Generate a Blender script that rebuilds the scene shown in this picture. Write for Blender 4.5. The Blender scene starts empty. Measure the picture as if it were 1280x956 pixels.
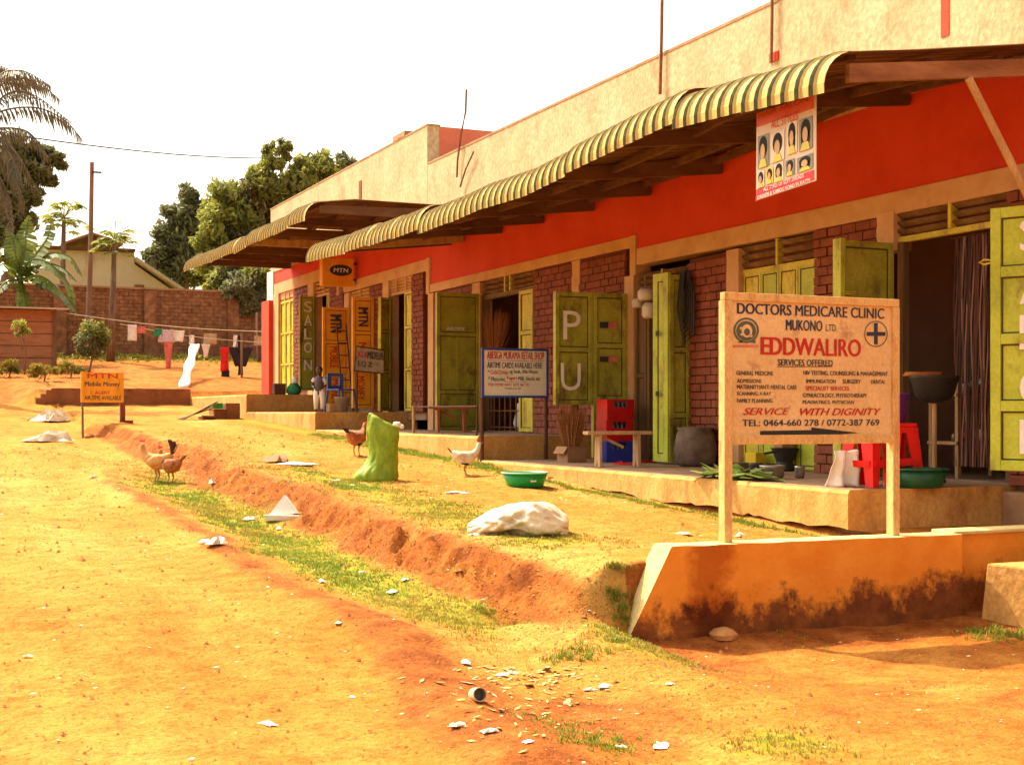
import bpy, bmesh, math, random
from mathutils import Vector, Matrix, noise
R = math.radians
random.seed(7)
S = bpy.context.scene
C = S.collection
# ------------------------------------------------------------------ camera
F = 1700.0; EYE = 1.6; CX = -9.02; YAW = R(24.37); PY = 515.0
cd = bpy.data.cameras.new('camera'); cam = bpy.data.objects.new('camera', cd); C.objects.link(cam)
cam.location = (CX, 0, EYE); cam.rotation_euler = (R(90), 0, -YAW)
cd.sensor_width = 36; cd.lens = 36*F/1280; cd.shift_y = (PY-478)/1280; cd.clip_end = 2000
S.camera = cam
# ------------------------------------------------------------------ sky, sun, exposure
SUN_ELEV = 54.0; SUN_AZ = math.atan2(-0.45, 0.893)
w = bpy.data.worlds.new('World'); S.world = w; w.use_nodes = True
nt = w.node_tree; nt.nodes.clear()
o_ = nt.nodes.new('ShaderNodeOutputWorld'); bg = nt.nodes.new('ShaderNodeBackground')
sky = nt.nodes.new('ShaderNodeTexSky'); sky.sky_type = 'NISHITA'; sky.sun_disc = False
sky.sun_elevation = R(SUN_ELEV); sky.sun_rotation = SUN_AZ
sky.air_density = 1.0; sky.dust_density = 6.0; sky.ozone_density = 1.0
hs = nt.nodes.new('ShaderNodeHueSaturation'); hs.inputs['Saturation'].default_value = 0.25
tint = nt.nodes.new('ShaderNodeMixRGB'); tint.blend_type = 'MULTIPLY'; tint.inputs[0].default_value = 1
tint.inputs[2].default_value = (1.0, 0.93, 0.80, 1)
bg.inputs[1].default_value = 0.15
nt.links.new(sky.outputs[0], hs.inputs['Color']); nt.links.new(hs.outputs[0], tint.inputs[1])
nt.links.new(tint.outputs[0], bg.inputs[0]); nt.links.new(bg.outputs[0], o_.inputs[0])
sl = bpy.data.lights.new('sun', 'SUN'); sun = bpy.data.objects.new('sun', sl); C.objects.link(sun)
sl.energy = 3.1; sl.angle = R(0.5); sl.color = (1.0, 0.85, 0.56)
ce = math.cos(R(SUN_ELEV))
sun.rotation_euler = Vector((0.45*ce, -0.893*ce, -math.sin(R(SUN_ELEV)))).to_track_quat('-Z', 'Y').to_euler()
S.view_settings.view_transform = 'Standard'; S.view_settings.look = 'None'
S.view_settings.exposure = 1.46; S.view_settings.gamma = 1
S.render.resolution_x = 1024; S.render.resolution_y = 764

# ------------------------------------------------------------------ back-projection of measured points on to real planes
def ray(px, py):
    a = (px-640)/F; b = (PY-py)/F; s, c = math.sin(YAW), math.cos(YAW)
    return s+a*c, c-a*s, b
def hx(px, py, X=0.0):
    d = ray(px, py); t = (X-CX)/d[0]; return Vector((X, t*d[1], EYE+t*d[2]))
def hy(px, py, Y):
    d = ray(px, py); t = Y/d[1]; return Vector((CX+t*d[0], Y, EYE+t*d[2]))
def hz(px, py, Z):
    d = ray(px, py); t = (Z-EYE)/d[2]; return Vector((CX+t*d[0], t*d[1], Z))

# ------------------------------------------------------------------ mesh helpers
class MB:
    def __init__(s): s.v = []; s.f = []; s.m = []
    def add(s, vs, fs, mi=0):
        n = len(s.v); s.v += [tuple(p) for p in vs]; s.f += [tuple(n+i for i in f) for f in fs]; s.m += [mi]*len(fs); return s
    def box(s, x0, x1, y0, y1, z0, z1, mi=0):
        if x0 > x1: x0, x1 = x1, x0
        if y0 > y1: y0, y1 = y1, y0
        if z0 > z1: z0, z1 = z1, z0
        return s.add([(x0,y0,z0),(x1,y0,z0),(x1,y1,z0),(x0,y1,z0),(x0,y0,z1),(x1,y0,z1),(x1,y1,z1),(x0,y1,z1)],
                     [(0,3,2,1),(4,5,6,7),(0,1,5,4),(1,2,6,5),(2,3,7,6),(3,0,4,7)], mi)
    def tbox(s, M, x0, x1, y0, y1, z0, z1, mi=0):
        n = len(s.v); s.box(x0, x1, y0, y1, z0, z1, mi)
        for i in range(n, len(s.v)): s.v[i] = tuple(M @ Vector(s.v[i]))
        return s
    def tube(s, pts, r, n=8, mi=0, caps=True):
        pts = [Vector(p) for p in pts]; k = len(pts)
        rs = r if isinstance(r, (list, tuple)) else [r]*k
        base = len(s.v); up = None
        for i, p in enumerate(pts):
            t = (pts[min(i+1, k-1)]-pts[max(i-1, 0)])
            if t.length < 1e-9: t = Vector((0,0,1))
            t.normalize()
            a = Vector((0,0,1)) if abs(t.z) < .95 else Vector((1,0,0))
            u = t.cross(a).normalized(); w_ = t.cross(u)
            for j in range(n):
                an = 2*math.pi*j/n
                s.v.append(tuple(p+(u*math.cos(an)+w_*math.sin(an))*rs[i]))
        for i in range(k-1):
            for j in range(n):
                s.f.append((base+i*n+j, base+i*n+(j+1)%n, base+(i+1)*n+(j+1)%n, base+(i+1)*n+j)); s.m.append(mi)
        if caps:
            s.f.append(tuple(base+j for j in range(n))[::-1]); s.m.append(mi)
            s.f.append(tuple(base+(k-1)*n+j for j in range(n))); s.m.append(mi)
        return s
    def lathe(s, prof, c=(0,0,0), n=24, mi=0, sx=1, sy=1, wob=0):
        base = len(s.v); k = len(prof)
        for i, (r, z) in enumerate(prof):
            for j in range(n):
                an = 2*math.pi*j/n; q = 1+wob*noise.noise(Vector((math.cos(an)*2, math.sin(an)*2, z*6+i)))
                s.v.append((c[0]+r*q*math.cos(an)*sx, c[1]+r*q*math.sin(an)*sy, c[2]+z))
        for i in range(k-1):
            for j in range(n):
                s.f.append((base+i*n+j, base+i*n+(j+1)%n, base+(i+1)*n+(j+1)%n, base+(i+1)*n+j)); s.m.append(mi)
        return s
    def quad(s, a, b, c, d, mi=0): return s.add([a,b,c,d], [(0,1,2,3)], mi)
    def build(s, name, mats, parent=None, off=None, smooth=False, bevel=0, solid=0, sub=0):
        me = bpy.data.meshes.new(name)
        ov = Vector(off) if off is not None else Vector((0,0,0))
        me.from_pydata([tuple(Vector(p)-ov) for p in s.v], [], s.f)
        if not isinstance(mats, (list, tuple)): mats = [mats]
        for m in mats: me.materials.append(m)
        if len(mats) > 1: me.polygons.foreach_set('material_index', s.m)
        if smooth: me.polygons.foreach_set('use_smooth', [True]*len(me.polygons))
        me.update()
        o = bpy.data.objects.new(name, me); C.objects.link(o)
        if parent is not None: o.parent = parent
        elif off is not None: o.location = ov
        if solid:
            md = o.modifiers.new('solid', 'SOLIDIFY'); md.thickness = solid; md.offset = 0
        if sub:
            md = o.modifiers.new('sub', 'SUBSURF'); md.levels = sub; md.render_levels = sub
        if bevel:
            md = o.modifiers.new('bevel', 'BEVEL'); md.width = bevel; md.segments = 2; md.limit_method = 'ANGLE'
        return o
def tag(o, label, cat, group=None):
    o['label'] = label; o['category'] = cat
    if group: o['group'] = group
    return o
def thing(name, label, cat, loc=(0,0,0), rz=0, group=None):
    o = bpy.data.objects.new(name, None); C.objects.link(o); o.location = loc; o.rotation_euler = (0,0,rz)
    return tag(o, label, cat, group)
def dup(o, loc, rz=None, label=None, parent=None):
    c = o.copy(); C.objects.link(c); c.location = loc
    if rz is not None: c.rotation_euler = (0,0,rz)
    if label: c['label'] = label
    for ch in list(o.children):
        d = ch.copy(); C.objects.link(d); d.parent = c
        for g in list(ch.children):
            e = g.copy(); C.objects.link(e); e.parent = d
    return c
def kind(o, k): o['kind'] = k; return o

# ------------------------------------------------------------------ materials
def M(name, cols, scale=3.0, stretch=(1,1,1), rough=.8, bump=.15, bscale=30, metal=0, detail=6, dirt=None, spec=.3, trans=0, coat=0, local=False, contrast=(.3,.7), fine=0.0):
    m = bpy.data.materials.new(name); m.use_nodes = True; t = m.node_tree; N = t.nodes; L = t.links
    b = N['Principled BSDF']; b.inputs['Roughness'].default_value = rough; b.inputs['Metallic'].default_value = metal
    b.inputs['Specular IOR Level'].default_value = spec
    if coat: b.inputs['Coat Weight'].default_value = coat
    if local:
        tc = N.new('ShaderNodeTexCoord'); src = tc.outputs['Object']
    else:
        g = N.new('ShaderNodeNewGeometry'); src = g.outputs['Position']
    mp = N.new('ShaderNodeMapping'); mp.inputs['Scale'].default_value = stretch; L.new(src, mp.inputs[0])
    nz = N.new('ShaderNodeTexNoise'); nz.inputs['Scale'].default_value = scale; nz.inputs['Detail'].default_value = detail; nz.inputs['Roughness'].default_value = .62
    L.new(mp.outputs[0], nz.inputs['Vector'])
    cr = N.new('ShaderNodeValToRGB'); L.new(nz.outputs['Fac'], cr.inputs[0])
    el = cr.color_ramp.elements
    el[0].position = contrast[0]; el[1].position = contrast[1]
    el[0].color = (*cols[0], 1); el[1].color = (*cols[-1], 1)
    for i, c in enumerate(cols[1:-1]):
        e = el.new(contrast[0]+(contrast[1]-contrast[0])*(i+1)/(len(cols)-1)); e.color = (*c, 1)
    out = cr.outputs[0]
    if fine:
        n3 = N.new('ShaderNodeTexNoise'); n3.inputs['Scale'].default_value = scale*14; n3.inputs['Detail'].default_value = 3
        L.new(mp.outputs[0], n3.inputs['Vector'])
        mr = N.new('ShaderNodeMapRange'); mr.inputs[1].default_value = .3; mr.inputs[2].default_value = .7
        mr.inputs[3].default_value = 1-fine; mr.inputs[4].default_value = 1+fine*.5; L.new(n3.outputs['Fac'], mr.inputs[0])
        mu = N.new('ShaderNodeMixRGB'); mu.blend_type = 'MULTIPLY'; mu.inputs[0].default_value = 1
        L.new(out, mu.inputs[1]); L.new(mr.outputs[0], mu.inputs[2]); out = mu.outputs[0]
    if dirt:
        col, amt, sc, dst = dirt
        mp2 = N.new('ShaderNodeMapping'); mp2.inputs['Scale'].default_value = dst; L.new(src, mp2.inputs[0])
        n2 = N.new('ShaderNodeTexNoise'); n2.inputs['Scale'].default_value = sc; n2.inputs['Detail'].default_value = 8; n2.inputs['Roughness'].default_value = .7
        L.new(mp2.outputs[0], n2.inputs['Vector'])
        r2 = N.new('ShaderNodeValToRGB'); L.new(n2.outputs['Fac'], r2.inputs[0])
        r2.color_ramp.elements[0].position = 1-amt-.06; r2.color_ramp.elements[1].position = 1-amt+.1
        mx = N.new('ShaderNodeMixRGB'); L.new(r2.outputs[0], mx.inputs[0]); L.new(out, mx.inputs[1]); mx.inputs[2].default_value = (*col, 1); out = mx.outputs[0]
    L.new(out, b.inputs['Base Color'])
    if bump:
        bn = N.new('ShaderNodeTexNoise'); bn.inputs['Scale'].default_value = bscale; bn.inputs['Detail'].default_value = 5
        L.new(mp.outputs[0], bn.inputs['Vector'])
        bu = N.new('ShaderNodeBump'); bu.inputs['Strength'].default_value = bump; bu.inputs['Distance'].default_value = .02
        L.new(bn.outputs['Fac'], bu.inputs['Height']); L.new(bu.outputs[0], b.inputs['Normal'])
    if trans:
        tr = N.new('ShaderNodeBsdfTranslucent'); ms = N.new('ShaderNodeMixShader'); ms.inputs[0].default_value = trans
        L.new(out, tr.inputs[0]); L.new(b.outputs[0], ms.inputs[1]); L.new(tr.outputs[0], ms.inputs[2])
        L.new(ms.outputs[0], N['Material Output'].inputs[0])
    return m
def flat(name, c, rough=.6, **k):
    d = [tuple(x*.82 for x in c), c, tuple(min(1, x*1.12) for x in c)]
    return M(name, d, scale=k.pop('scale', 6), rough=rough, bump=k.pop('bump', .05), **k)

m_red = M('red_paint', [(.48,.032,.010),(.56,.044,.013),(.60,.058,.018)], scale=1.2, rough=.75, bump=.12, bscale=40, dirt=((.30,.035,.012),.30,2.5,(1,1,.35)))
m_cream = M('cream_plaster', [(.42,.30,.17),(.50,.37,.22),(.55,.43,.27)], scale=1.3, stretch=(1,1,.8), rough=.9, bump=.35, bscale=22, dirt=((.38,.19,.09),.40,1.6,(1,1,.75)), fine=.25)
m_pink = M('faded_pink_plaster', [(.48,.12,.07),(.60,.18,.11)], scale=2, rough=.9, bump=.3)
m_band = M('peach_band', [(.46,.25,.11),(.55,.32,.15),(.60,.37,.19)], scale=2.5, rough=.85, bump=.2, dirt=((.36,.16,.06),.33,3,(1,1,.6)))
m_slab = M('yellow_plaster', [(.46,.21,.05),(.58,.30,.08),(.66,.38,.12)], scale=2.5, stretch=(1,1,.8), rough=.92, bump=.5, bscale=18, dirt=((.32,.13,.035),.40,3.0,(1,1,.6)), fine=.2)
m_floor = M('verandah_screed', [(.20,.11,.06),(.30,.18,.10),(.36,.23,.13)], scale=2, rough=.85, bump=.2, dirt=((.13,.06,.03),.4,3,(1,1,1)))
m_brick = M('painted_brick', [(.15,.035,.014),(.21,.050,.019),(.27,.070,.026)], scale=5, rough=.7, bump=.3, bscale=60, dirt=((.12,.03,.016),.36,7,(1,1,1)))
m_mortar = M('brick_mortar', [(.11,.030,.013),(.15,.042,.018)], scale=12, rough=.95, bump=.3)
m_green = M('olive_green_paint', [(.26,.255,.028),(.37,.36,.042),(.46,.44,.065)], scale=2.4, rough=.5, bump=.12, bscale=24, dirt=((.12,.075,.02),.42,3.2,(1,1,.5)), fine=.18)
m_panelshade = M('painted_panel_shade', [(.06,.045,.010),(.10,.075,.015)], scale=6, rough=.7, bump=.1)  # dark colour standing in for the shade at recessed panel edges
m_green2 = M('bright_lime_paint', [(.31,.34,.02),(.43,.47,.035),(.49,.53,.06)], scale=2.4, rough=.5, bump=.12, dirt=((.20,.14,.03),.38,4,(1,1,.5)), fine=.15)
m_yellow = M('yellow_green_paint', [(.50,.40,.03),(.60,.50,.04),(.66,.56,.07)], scale=3, rough=.55, bump=.12, dirt=((.20,.12,.03),.42,5,(1,1,.35)), fine=.2)
m_orange = M('orange_yellow_paint', [(.62,.24,.012),(.76,.33,.015),(.80,.37,.03)], scale=2, rough=.5, bump=.08, dirt=((.45,.16,.02),.38,5,(1,1,.5)))
m_frame = M('weathered_timber', [(.10,.055,.02),(.18,.10,.04),(.26,.15,.07)], scale=6, stretch=(1,1,.12), rough=.8, bump=.3)
m_darkwood = M('dark_rafter_timber', [(.075,.03,.016),(.12,.05,.025),(.17,.075,.036)], scale=6, stretch=(.25,1,1), rough=.9, bump=.3)
m_lightwood = M('pale_timber', [(.34,.19,.08),(.46,.27,.12),(.55,.34,.17)], scale=8, stretch=(1,1,.15), rough=.75, bump=.25, fine=.2)
m_sheet = M('cream_coated_sheet', [(.34,.25,.055),(.44,.34,.085),(.52,.41,.12)], scale=5, stretch=(1,5,1), rough=.75, bump=.08, dirt=((.38,.22,.08),.42,7,(1,.5,1)))
m_stripe = M('dark_green_stripe', [(.020,.024,.008),(.042,.045,.016)], scale=6, rough=.9, bump=.05, spec=.08)
m_under = M('sheet_underside', [(.10,.040,.018),(.16,.065,.03)], scale=3, rough=.9, bump=.1)
m_sheetrib = M('sheet_rib_edge', [(.45,.34,.13),(.60,.47,.2)], scale=9, rough=.6, bump=.05)
m_dark = M('interior_plaster', [(.40,.20,.12),(.52,.27,.16)], scale=2, rough=.95, bump=.1)
m_conc = M('rough_concrete', [(.25,.14,.07),(.36,.21,.11),(.42,.26,.15)], scale=3, rough=.95, bump=.5)
m_metal = M('brown_steel', [(.07,.03,.018),(.13,.055,.03)], scale=20, rough=.6, metal=.4, bump=.1)
m_steelrust = M('rusty_steel', [(.14,.05,.02),(.25,.10,.04)], scale=20, rough=.8, bump=.2)
m_white = flat('white_paint', (.74,.70,.62), .6)
m_black = flat('black_paint', (.025,.022,.02), .5)
m_navy = flat('navy_lettering', (.03,.035,.07), .5)
m_txtred = flat('red_lettering', (.50,.02,.012), .5)
m_txtdark = flat('dark_lettering', (.045,.04,.04), .5)
m_board = M('clinic_board_paint', [(.68,.42,.18),(.76,.50,.23),(.80,.55,.28)], scale=3, rough=.7, bump=.06, dirt=((.42,.20,.08),.36,5,(1,1,1)), fine=.12)
m_dpaper = M('dirty_paper', [(.50,.38,.24),(.70,.62,.50),(.80,.76,.68)], scale=14, rough=.8, bump=.2, dirt=((.42,.22,.09),.42,9,(1,1,1)))
m_board2 = M('white_board_paint', [(.66,.60,.52),(.76,.71,.63)], scale=4, rough=.6, bump=.04, dirt=((.55,.42,.30),.36,6,(1,1,1)))
m_signwood = M('sign_frame_timber', [(.64,.36,.12),(.74,.47,.18),(.52,.22,.06)], scale=9, stretch=(1,1,.3), rough=.75, bump=.25, fine=.25)
m_shopred = flat('crate_red', (.55,.012,.012), .4)
m_blue = flat('crate_blue', (.035,.045,.30), .45)
m_stoolred = flat('stool_red', (.75,.015,.012), .35)
m_basin = flat('basin_green', (.01,.30,.05), .35)
m_basinrim = flat('basin_rim_green', (.25,.60,.35), .35)
m_basin2 = flat('dark_basin_green', (.012,.075,.03), .35)
m_purple = flat('purple_plastic', (.12,.03,.30), .4)
m_bag = M('green_woven_sack', [(.17,.26,.01),(.27,.38,.02),(.36,.48,.04)], scale=7, rough=.5, bump=.8, bscale=14, fine=.2, trans=.15)
m_sack = M('pale_woven_sack', [(.50,.38,.24),(.66,.56,.42),(.76,.68,.54)], scale=6, rough=.7, bump=.8, bscale=16, fine=.15, dirt=((.50,.33,.19),.34,5,(1,1,1)))
m_darksack = M('charcoal_sack', [(.09,.06,.045),(.15,.10,.07),(.2,.14,.10)], scale=9, rough=.9, bump=.5)
m_paper = flat('white_paper', (.80,.77,.70), .7)
m_cloth = M('white_cloth', [(.68,.62,.55),(.80,.76,.70)], scale=6, rough=.9, bump=.15)
m_clothpink = M('pink_cloth', [(.55,.10,.08),(.66,.22,.18)], scale=9, rough=.9, bump=.1)
m_clothred = flat('red_cloth', (.62,.02,.02), .85)
m_clothlilac = flat('lilac_cloth', (.55,.42,.48), .85)
m_clothgreen = flat('green_cloth', (.03,.22,.10), .85)
m_clothdark = flat('dark_cloth', (.03,.022,.03), .9)
m_clothbeige = flat('beige_cloth', (.42,.32,.2), .9)
m_rope = flat('pale_rope', (.5,.38,.25), .9)
m_straw = M('broom_straw', [(.22,.08,.025),(.36,.15,.05),(.46,.22,.09)], scale=30, rough=.9, bump=.3)
m_card = M('cardboard', [(.30,.15,.07),(.40,.22,.11)], scale=6, rough=.9, bump=.1)
m_iron = flat('cast_iron', (.03,.026,.024), .5)
m_alu = flat('aluminium_pot', (.32,.27,.22), .35, metal=.7)
m_skin = flat('dark_skin', (.085,.035,.02), .55)
m_hair = flat('black_hair', (.02,.014,.012), .8)
m_hen = M('tan_feathers', [(.42,.17,.05),(.62,.30,.11),(.70,.42,.2)], scale=14, rough=.85, bump=.35, bscale=60)
m_hendark = M('brown_feathers', [(.20,.05,.02),(.36,.12,.05),(.5,.25,.12)], scale=16, rough=.85, bump=.35, bscale=60)
m_tail = flat('dark_tail_feathers', (.06,.025,.02), .8)
m_comb = flat('red_comb', (.42,.015,.02), .6)
m_leg = flat('hen_leg', (.35,.2,.08), .7)
m_bark = M('bark', [(.10,.06,.035),(.18,.11,.065),(.25,.16,.10)], scale=8, stretch=(1,1,.3), rough=.9, bump=.5)
m_pole = M('pole_timber', [(.18,.10,.065),(.28,.17,.11)], scale=8, stretch=(1,1,.15), rough=.9, bump=.3)
m_housewall = M('house_plaster', [(.52,.41,.28),(.62,.50,.36)], scale=.8, rough=.95, bump=.2, dirt=((.36,.22,.12),.38,1,(1,1,.4)))
m_roof = M('old_roof_sheet', [(.42,.33,.26),(.54,.43,.34)], scale=2, rough=.7, bump=.1)
m_mud = M('mud_brick', [(.15,.062,.03),(.26,.115,.05),(.40,.20,.09)], scale=4.5, rough=.95, bump=.5, dirt=((.16,.07,.035),.40,1.2,(1,1,1)))
m_mudmortar = M('mud_mortar', [(.26,.15,.08),(.34,.20,.11)], scale=5, rough=.95, bump=.3)
m_plank = M('weathered_plank', [(.30,.11,.045),(.42,.18,.08),(.22,.10,.06)], scale=3, stretch=(.3,1,2), rough=.85, bump=.3)
def leafm(n, cols, trans=.25, rough=.5): return M(n, cols, scale=1.6, rough=rough, bump=0, trans=trans, spec=.35)
m_leaf_a = leafm('broadleaf_foliage', [(.12,.13,.025),(.22,.23,.045),(.38,.36,.08)], .45)
m_leaf_red = leafm('reddish_new_leaves', [(.14,.07,.025),(.20,.11,.035)])
m_leaf_dark = leafm('dark_foliage', [(.12,.125,.055),(.18,.18,.075),(.25,.23,.10)], .4)
m_leaf_lime = leafm('lime_foliage', [(.26,.28,.04),(.44,.45,.09)], .45)
m_banana = leafm('banana_leaf', [(.07,.10,.012),(.13,.165,.02),(.24,.27,.05)], .25, .35)
m_palm = leafm('palm_leaflet', [(.07,.06,.03),(.12,.095,.045),(.20,.15,.08)], .2)
m_grass = leafm('grass_blades', [(.22,.17,.02),(.30,.24,.03),(.38,.30,.05)], .3, .7)
m_grassg = leafm('green_grass', [(.13,.19,.016),(.21,.27,.022),(.30,.33,.035)], .3, .7)
m_cabbage = leafm('cabbage_leaf', [(.22,.32,.06),(.42,.50,.16)], .2)
m_stone = M('soil_clods', [(.30,.11,.03),(.45,.19,.055),(.56,.28,.09)], scale=4, rough=.95, bump=.4)
m_yellowbox = flat('yellow_carton', (.72,.50,.02), .6)
m_emblem = flat('emblem_green', (.09,.10,.07), .6)

# ------------------------------------------------------------------ text and leaf helpers
TXT = {}
def text_mesh(s, shear=0, bold=0.0):
    bold = 0; key = (s, shear, bold)
    if key in TXT: return TXT[key]
    cu = bpy.data.curves.new('t', 'FONT'); cu.body = s; cu.shear = shear; cu.offset = bold; cu.resolution_u = 3
    ob = bpy.data.objects.new('t', cu); C.objects.link(ob)
    dg = bpy.context.evaluated_depsgraph_get(); dg.update()
    me = bpy.data.meshes.new_from_object(ob.evaluated_get(dg))
    vs = [v.co.copy() for v in me.vertices]; fs = [tuple(p.vertices) for p in me.polygons]
    bpy.data.objects.remove(ob); bpy.data.curves.remove(cu); bpy.data.meshes.remove(me)
    x0 = min(v.x for v in vs); x1 = max(v.x for v in vs); y0 = min(v.y for v in vs); y1 = max(v.y for v in vs)
    vs = [((v.x-x0)/(x1-x0), (v.y-y0)/(y1-y0)) for v in vs]
    TXT[key] = (vs, fs); return TXT[key]
def text(mb, s, O, U, V, shear=0, bold=0.0, mi=0):
    """lay s into the box at O spanned by vectors U (reading direction) and V (up)"""
    vs, fs = text_mesh(s, shear, bold)
    mb.add([O+U*a+V*b for a, b in vs], fs, mi)
    if bold > .012:
        k = bold*1.6*V.length; n_ = U.cross(V).normalized()
        for q in (1, 2):
            P = O+U.normalized()*k*.5*q+n_*.0006*q; mb.add([P+U*(1-k/U.length)*a+V*b for a, b in vs], fs, mi)

# ------------------------------------------------------------------ terrain
def sm(a, b, x):
    t = max(0., min(1., (x-a)/(b-a))); return t*t*(3-2*t)
def fb(x, y, s, o=3):
    return noise.fractal(Vector((x*s, y*s, 3.7)), 1.0, 2.0, o)
def base_T(Y):
    if Y < 36: return .25+.04*Y
    return .25+1.44+.112*(Y-36)
def gz(X, Y, detail=True):
    T = base_T(min(Y, 36))
    far = .112*max(0, min(Y, 75)-36)+.02*max(0, Y-75)
    wob = .35*noise.noise(Vector((0, Y*.33, 1.0)))+.12*noise.noise(Vector((0, Y*1.3, 5.0)))
    xe = -5.2+wob
    mx = sm(xe-.28, xe+.16, X)
    if X > -4.70: my = sm(7.74, 7.93, Y)
    else:
        k = 1-sm(-5.2, -4.70, X); my = (1-k)*sm(7.74, 7.93, Y)+k*sm(6.9, 9.4, Y)
    m = mx*my
    if Y > 30: m = m+(1-m)*sm(30, 37, Y)
    dr = .25+.10*(1-sm(6.3, 9.0, Y)); V = T-dr
    z = V+dr*m+far
    # yard retained behind the long low wall
    if Y > 37 : z += .34*sm(37.0, 37.15, Y)*sm(-6.3, -5.6, X)+.34*sm(37, 41, Y)*(1-sm(-6.3, -5.6, X))
    # shallow ditch at the foot of the bank and ridge along the road edge
    d = X-(xe-.62); z -= .045*math.exp(-(d*d)/.09)*(1-m)*sm(40, 30, Y)
    r = X-(xe-1.35); z += .05*math.exp(-(r*r)/.05)*sm(30, 20, Y)
    # hole scooped in the bank end
    dx, dy = X+5.35, Y-8.15; z -= .16*math.exp(-(dx*dx+dy*dy)/.03)
    # foot of the verandah is washed out
    if 8.3 < Y < 17.2: z -= .15*math.exp(-((X+1.93)**2)/.05)*sm(8.3, 9.0, Y)*(1-sm(13.5, 16.8, Y))*(.75+.5*noise.noise(Vector((Y*1.1, 2, 0))))
    if Y < 7.9: z -= .17*sm(5, 7.5, Y)*sm(-5.1, -4.5, X)
    if detail:
        a = 4*mx*(1-mx)*my
        z += .030*fb(X, Y, .9)+.014*fb(X, Y, 5.0)+a*(.09*fb(X, Y, 2.3)+.07*fb(X*1.5, Y, 7.0)+.045*fb(X, Y, 19.0)-.10*abs(fb(X*1.6, Y*1.8, 2.6)))
        if X < -6.2 and Y < 30:
            wv = .25*noise.noise(Vector((2, Y*.25, 0)))
            z -= .022*(math.exp(-((X+7.35+wv)/.13)**2)+math.exp(-((X+8.75+wv)/.14)**2))*(.6+.8*noise.noise(Vector((X, Y*.8, 1))))
            z += .006*fb(X, Y, 14.0)
    return z
def axis(segs):
    out = []
    for a, b, st in segs:
        n = max(1, round((b-a)/st)); out += [a+(b-a)*i/n for i in range(n)]
    out.append(segs[-1][1]); return out
xs = axis([(-160,-40,12),(-40,-14,1.5),(-14,-7,.16),(-7,-6,.06),(-6,-4.5,.032),(-4.5,-4.3,.05),(-4.3,-1.7,.075),(-1.7,1,.4),(1,14,1.5),(14,160,12)])
ys = axis([(-60,-4,5),(-4,3.5,.5),(3.5,5.5,.06),(5.5,13,.042),(13,20,.08),(20,40,.25),(40,60,.6),(60,90,3),(90,600,30)])
gb = MB(); nx = len(xs)
gb.v = [(x, y, gz(x, y)) for y in ys for x in xs]
gb.f = [(j*nx+i, j*nx+i+1, (j+1)*nx+i+1, (j+1)*nx+i) for j in range(len(ys)-1) for i in range(nx-1)]
# ground material: red laterite, dusty sandy top, patches of short grass
mg = bpy.data.materials.new('laterite_ground'); mg.use_nodes = True
t = mg.node_tree; N = t.nodes; L = t.links; b = N['Principled BSDF']; b.inputs['Roughness'].default_value = .95; b.inputs['Specular IOR Level'].default_value = .1
g = N.new('ShaderNodeNewGeometry')
def nz(sc, det=6, st=(1,1,1), ro=.6):
    mp = N.new('ShaderNodeMapping'); mp.inputs['Scale'].default_value = st; L.new(g.outputs['Position'], mp.inputs[0])
    n = N.new('ShaderNodeTexNoise'); n.inputs['Scale'].default_value = sc; n.inputs['Detail'].default_value = det; n.inputs['Roughness'].default_value = ro
    L.new(mp.outputs[0], n.inputs['Vector']); return n.outputs['Fac']
def ramp(fac, els):
    r = N.new('ShaderNodeValToRGB'); L.new(fac, r.inputs[0]); e = r.color_ramp.elements
    e[0].position, e[0].color = els[0][0], (*els[0][1], 1); e[1].position, e[1].color = els[-1][0], (*els[-1][1], 1)
    for p, c in els[1:-1]:
        q = e.new(p); q.color = (*c, 1)
    return r.outputs[0]
def mix(f, a, bb, mode='MIX'):
    x = N.new('ShaderNodeMixRGB'); x.blend_type = mode
    if isinstance(f, float): x.inputs[0].default_value = f
    else: L.new(f, x.inputs[0])
    L.new(a, x.inputs[1])
    if isinstance(bb, tuple): x.inputs[2].default_value = (*bb, 1)
    else: L.new(bb, x.inputs[2])
    return x.outputs[0]
def attr(n):
    a = N.new('ShaderNodeAttribute'); a.attribute_name = n; return a.outputs['Fac']
def math_(op, a, bv):
    x = N.new('ShaderNodeMath'); x.operation = op; x.use_clamp = op in ('MULTIPLY',)
    L.new(a, x.inputs[0])
    if isinstance(bv, (int, float)): x.inputs[1].default_value = bv
    else: L.new(bv, x.inputs[1])
    return x.outputs[0]
sand = ramp(nz(.55, 8, (1,.35,1)), [(.26,(.42,.150,.024)),(.42,(.48,.202,.034)),(.54,(.52,.25,.048)),(.66,(.56,.31,.080)),(.82,(.46,.195,.034))])
speck = mix(1.0, ramp(nz(34, 6, ro=.75), [(.34,(.36,.26,.20)),(.45,(.90,.86,.82)),(.6,(1,1,1)),(.72,(1.32,1.38,1.45))]), ramp(nz(5, 7, ro=.7), [(.34,(.80,.70,.60)),(.52,(1,1,1)),(.7,(1.12,1.16,1.2))]), 'MULTIPLY')
sand = mix(1.0, sand, speck, 'MULTIPLY')
red = ramp(nz(3.2, 8), [(.3,(.20,.055,.012)),(.5,(.35,.105,.021)),(.7,(.47,.175,.036))])
red = mix(1.0, red, speck, 'MULTIPLY')
grs = ramp(nz(9, 7), [(.3,(.30,.18,.020)),(.5,(.31,.25,.024)),(.7,(.19,.23,.020))])
sand = mix(ramp(nz(1.1, 9, (1,.22,1), .68), [(.46,(0,0,0)),(.60,(.85,.85,.85))]), sand, mix(1.0, sand, (.93,.80,.66), 'MULTIPLY'))
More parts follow.
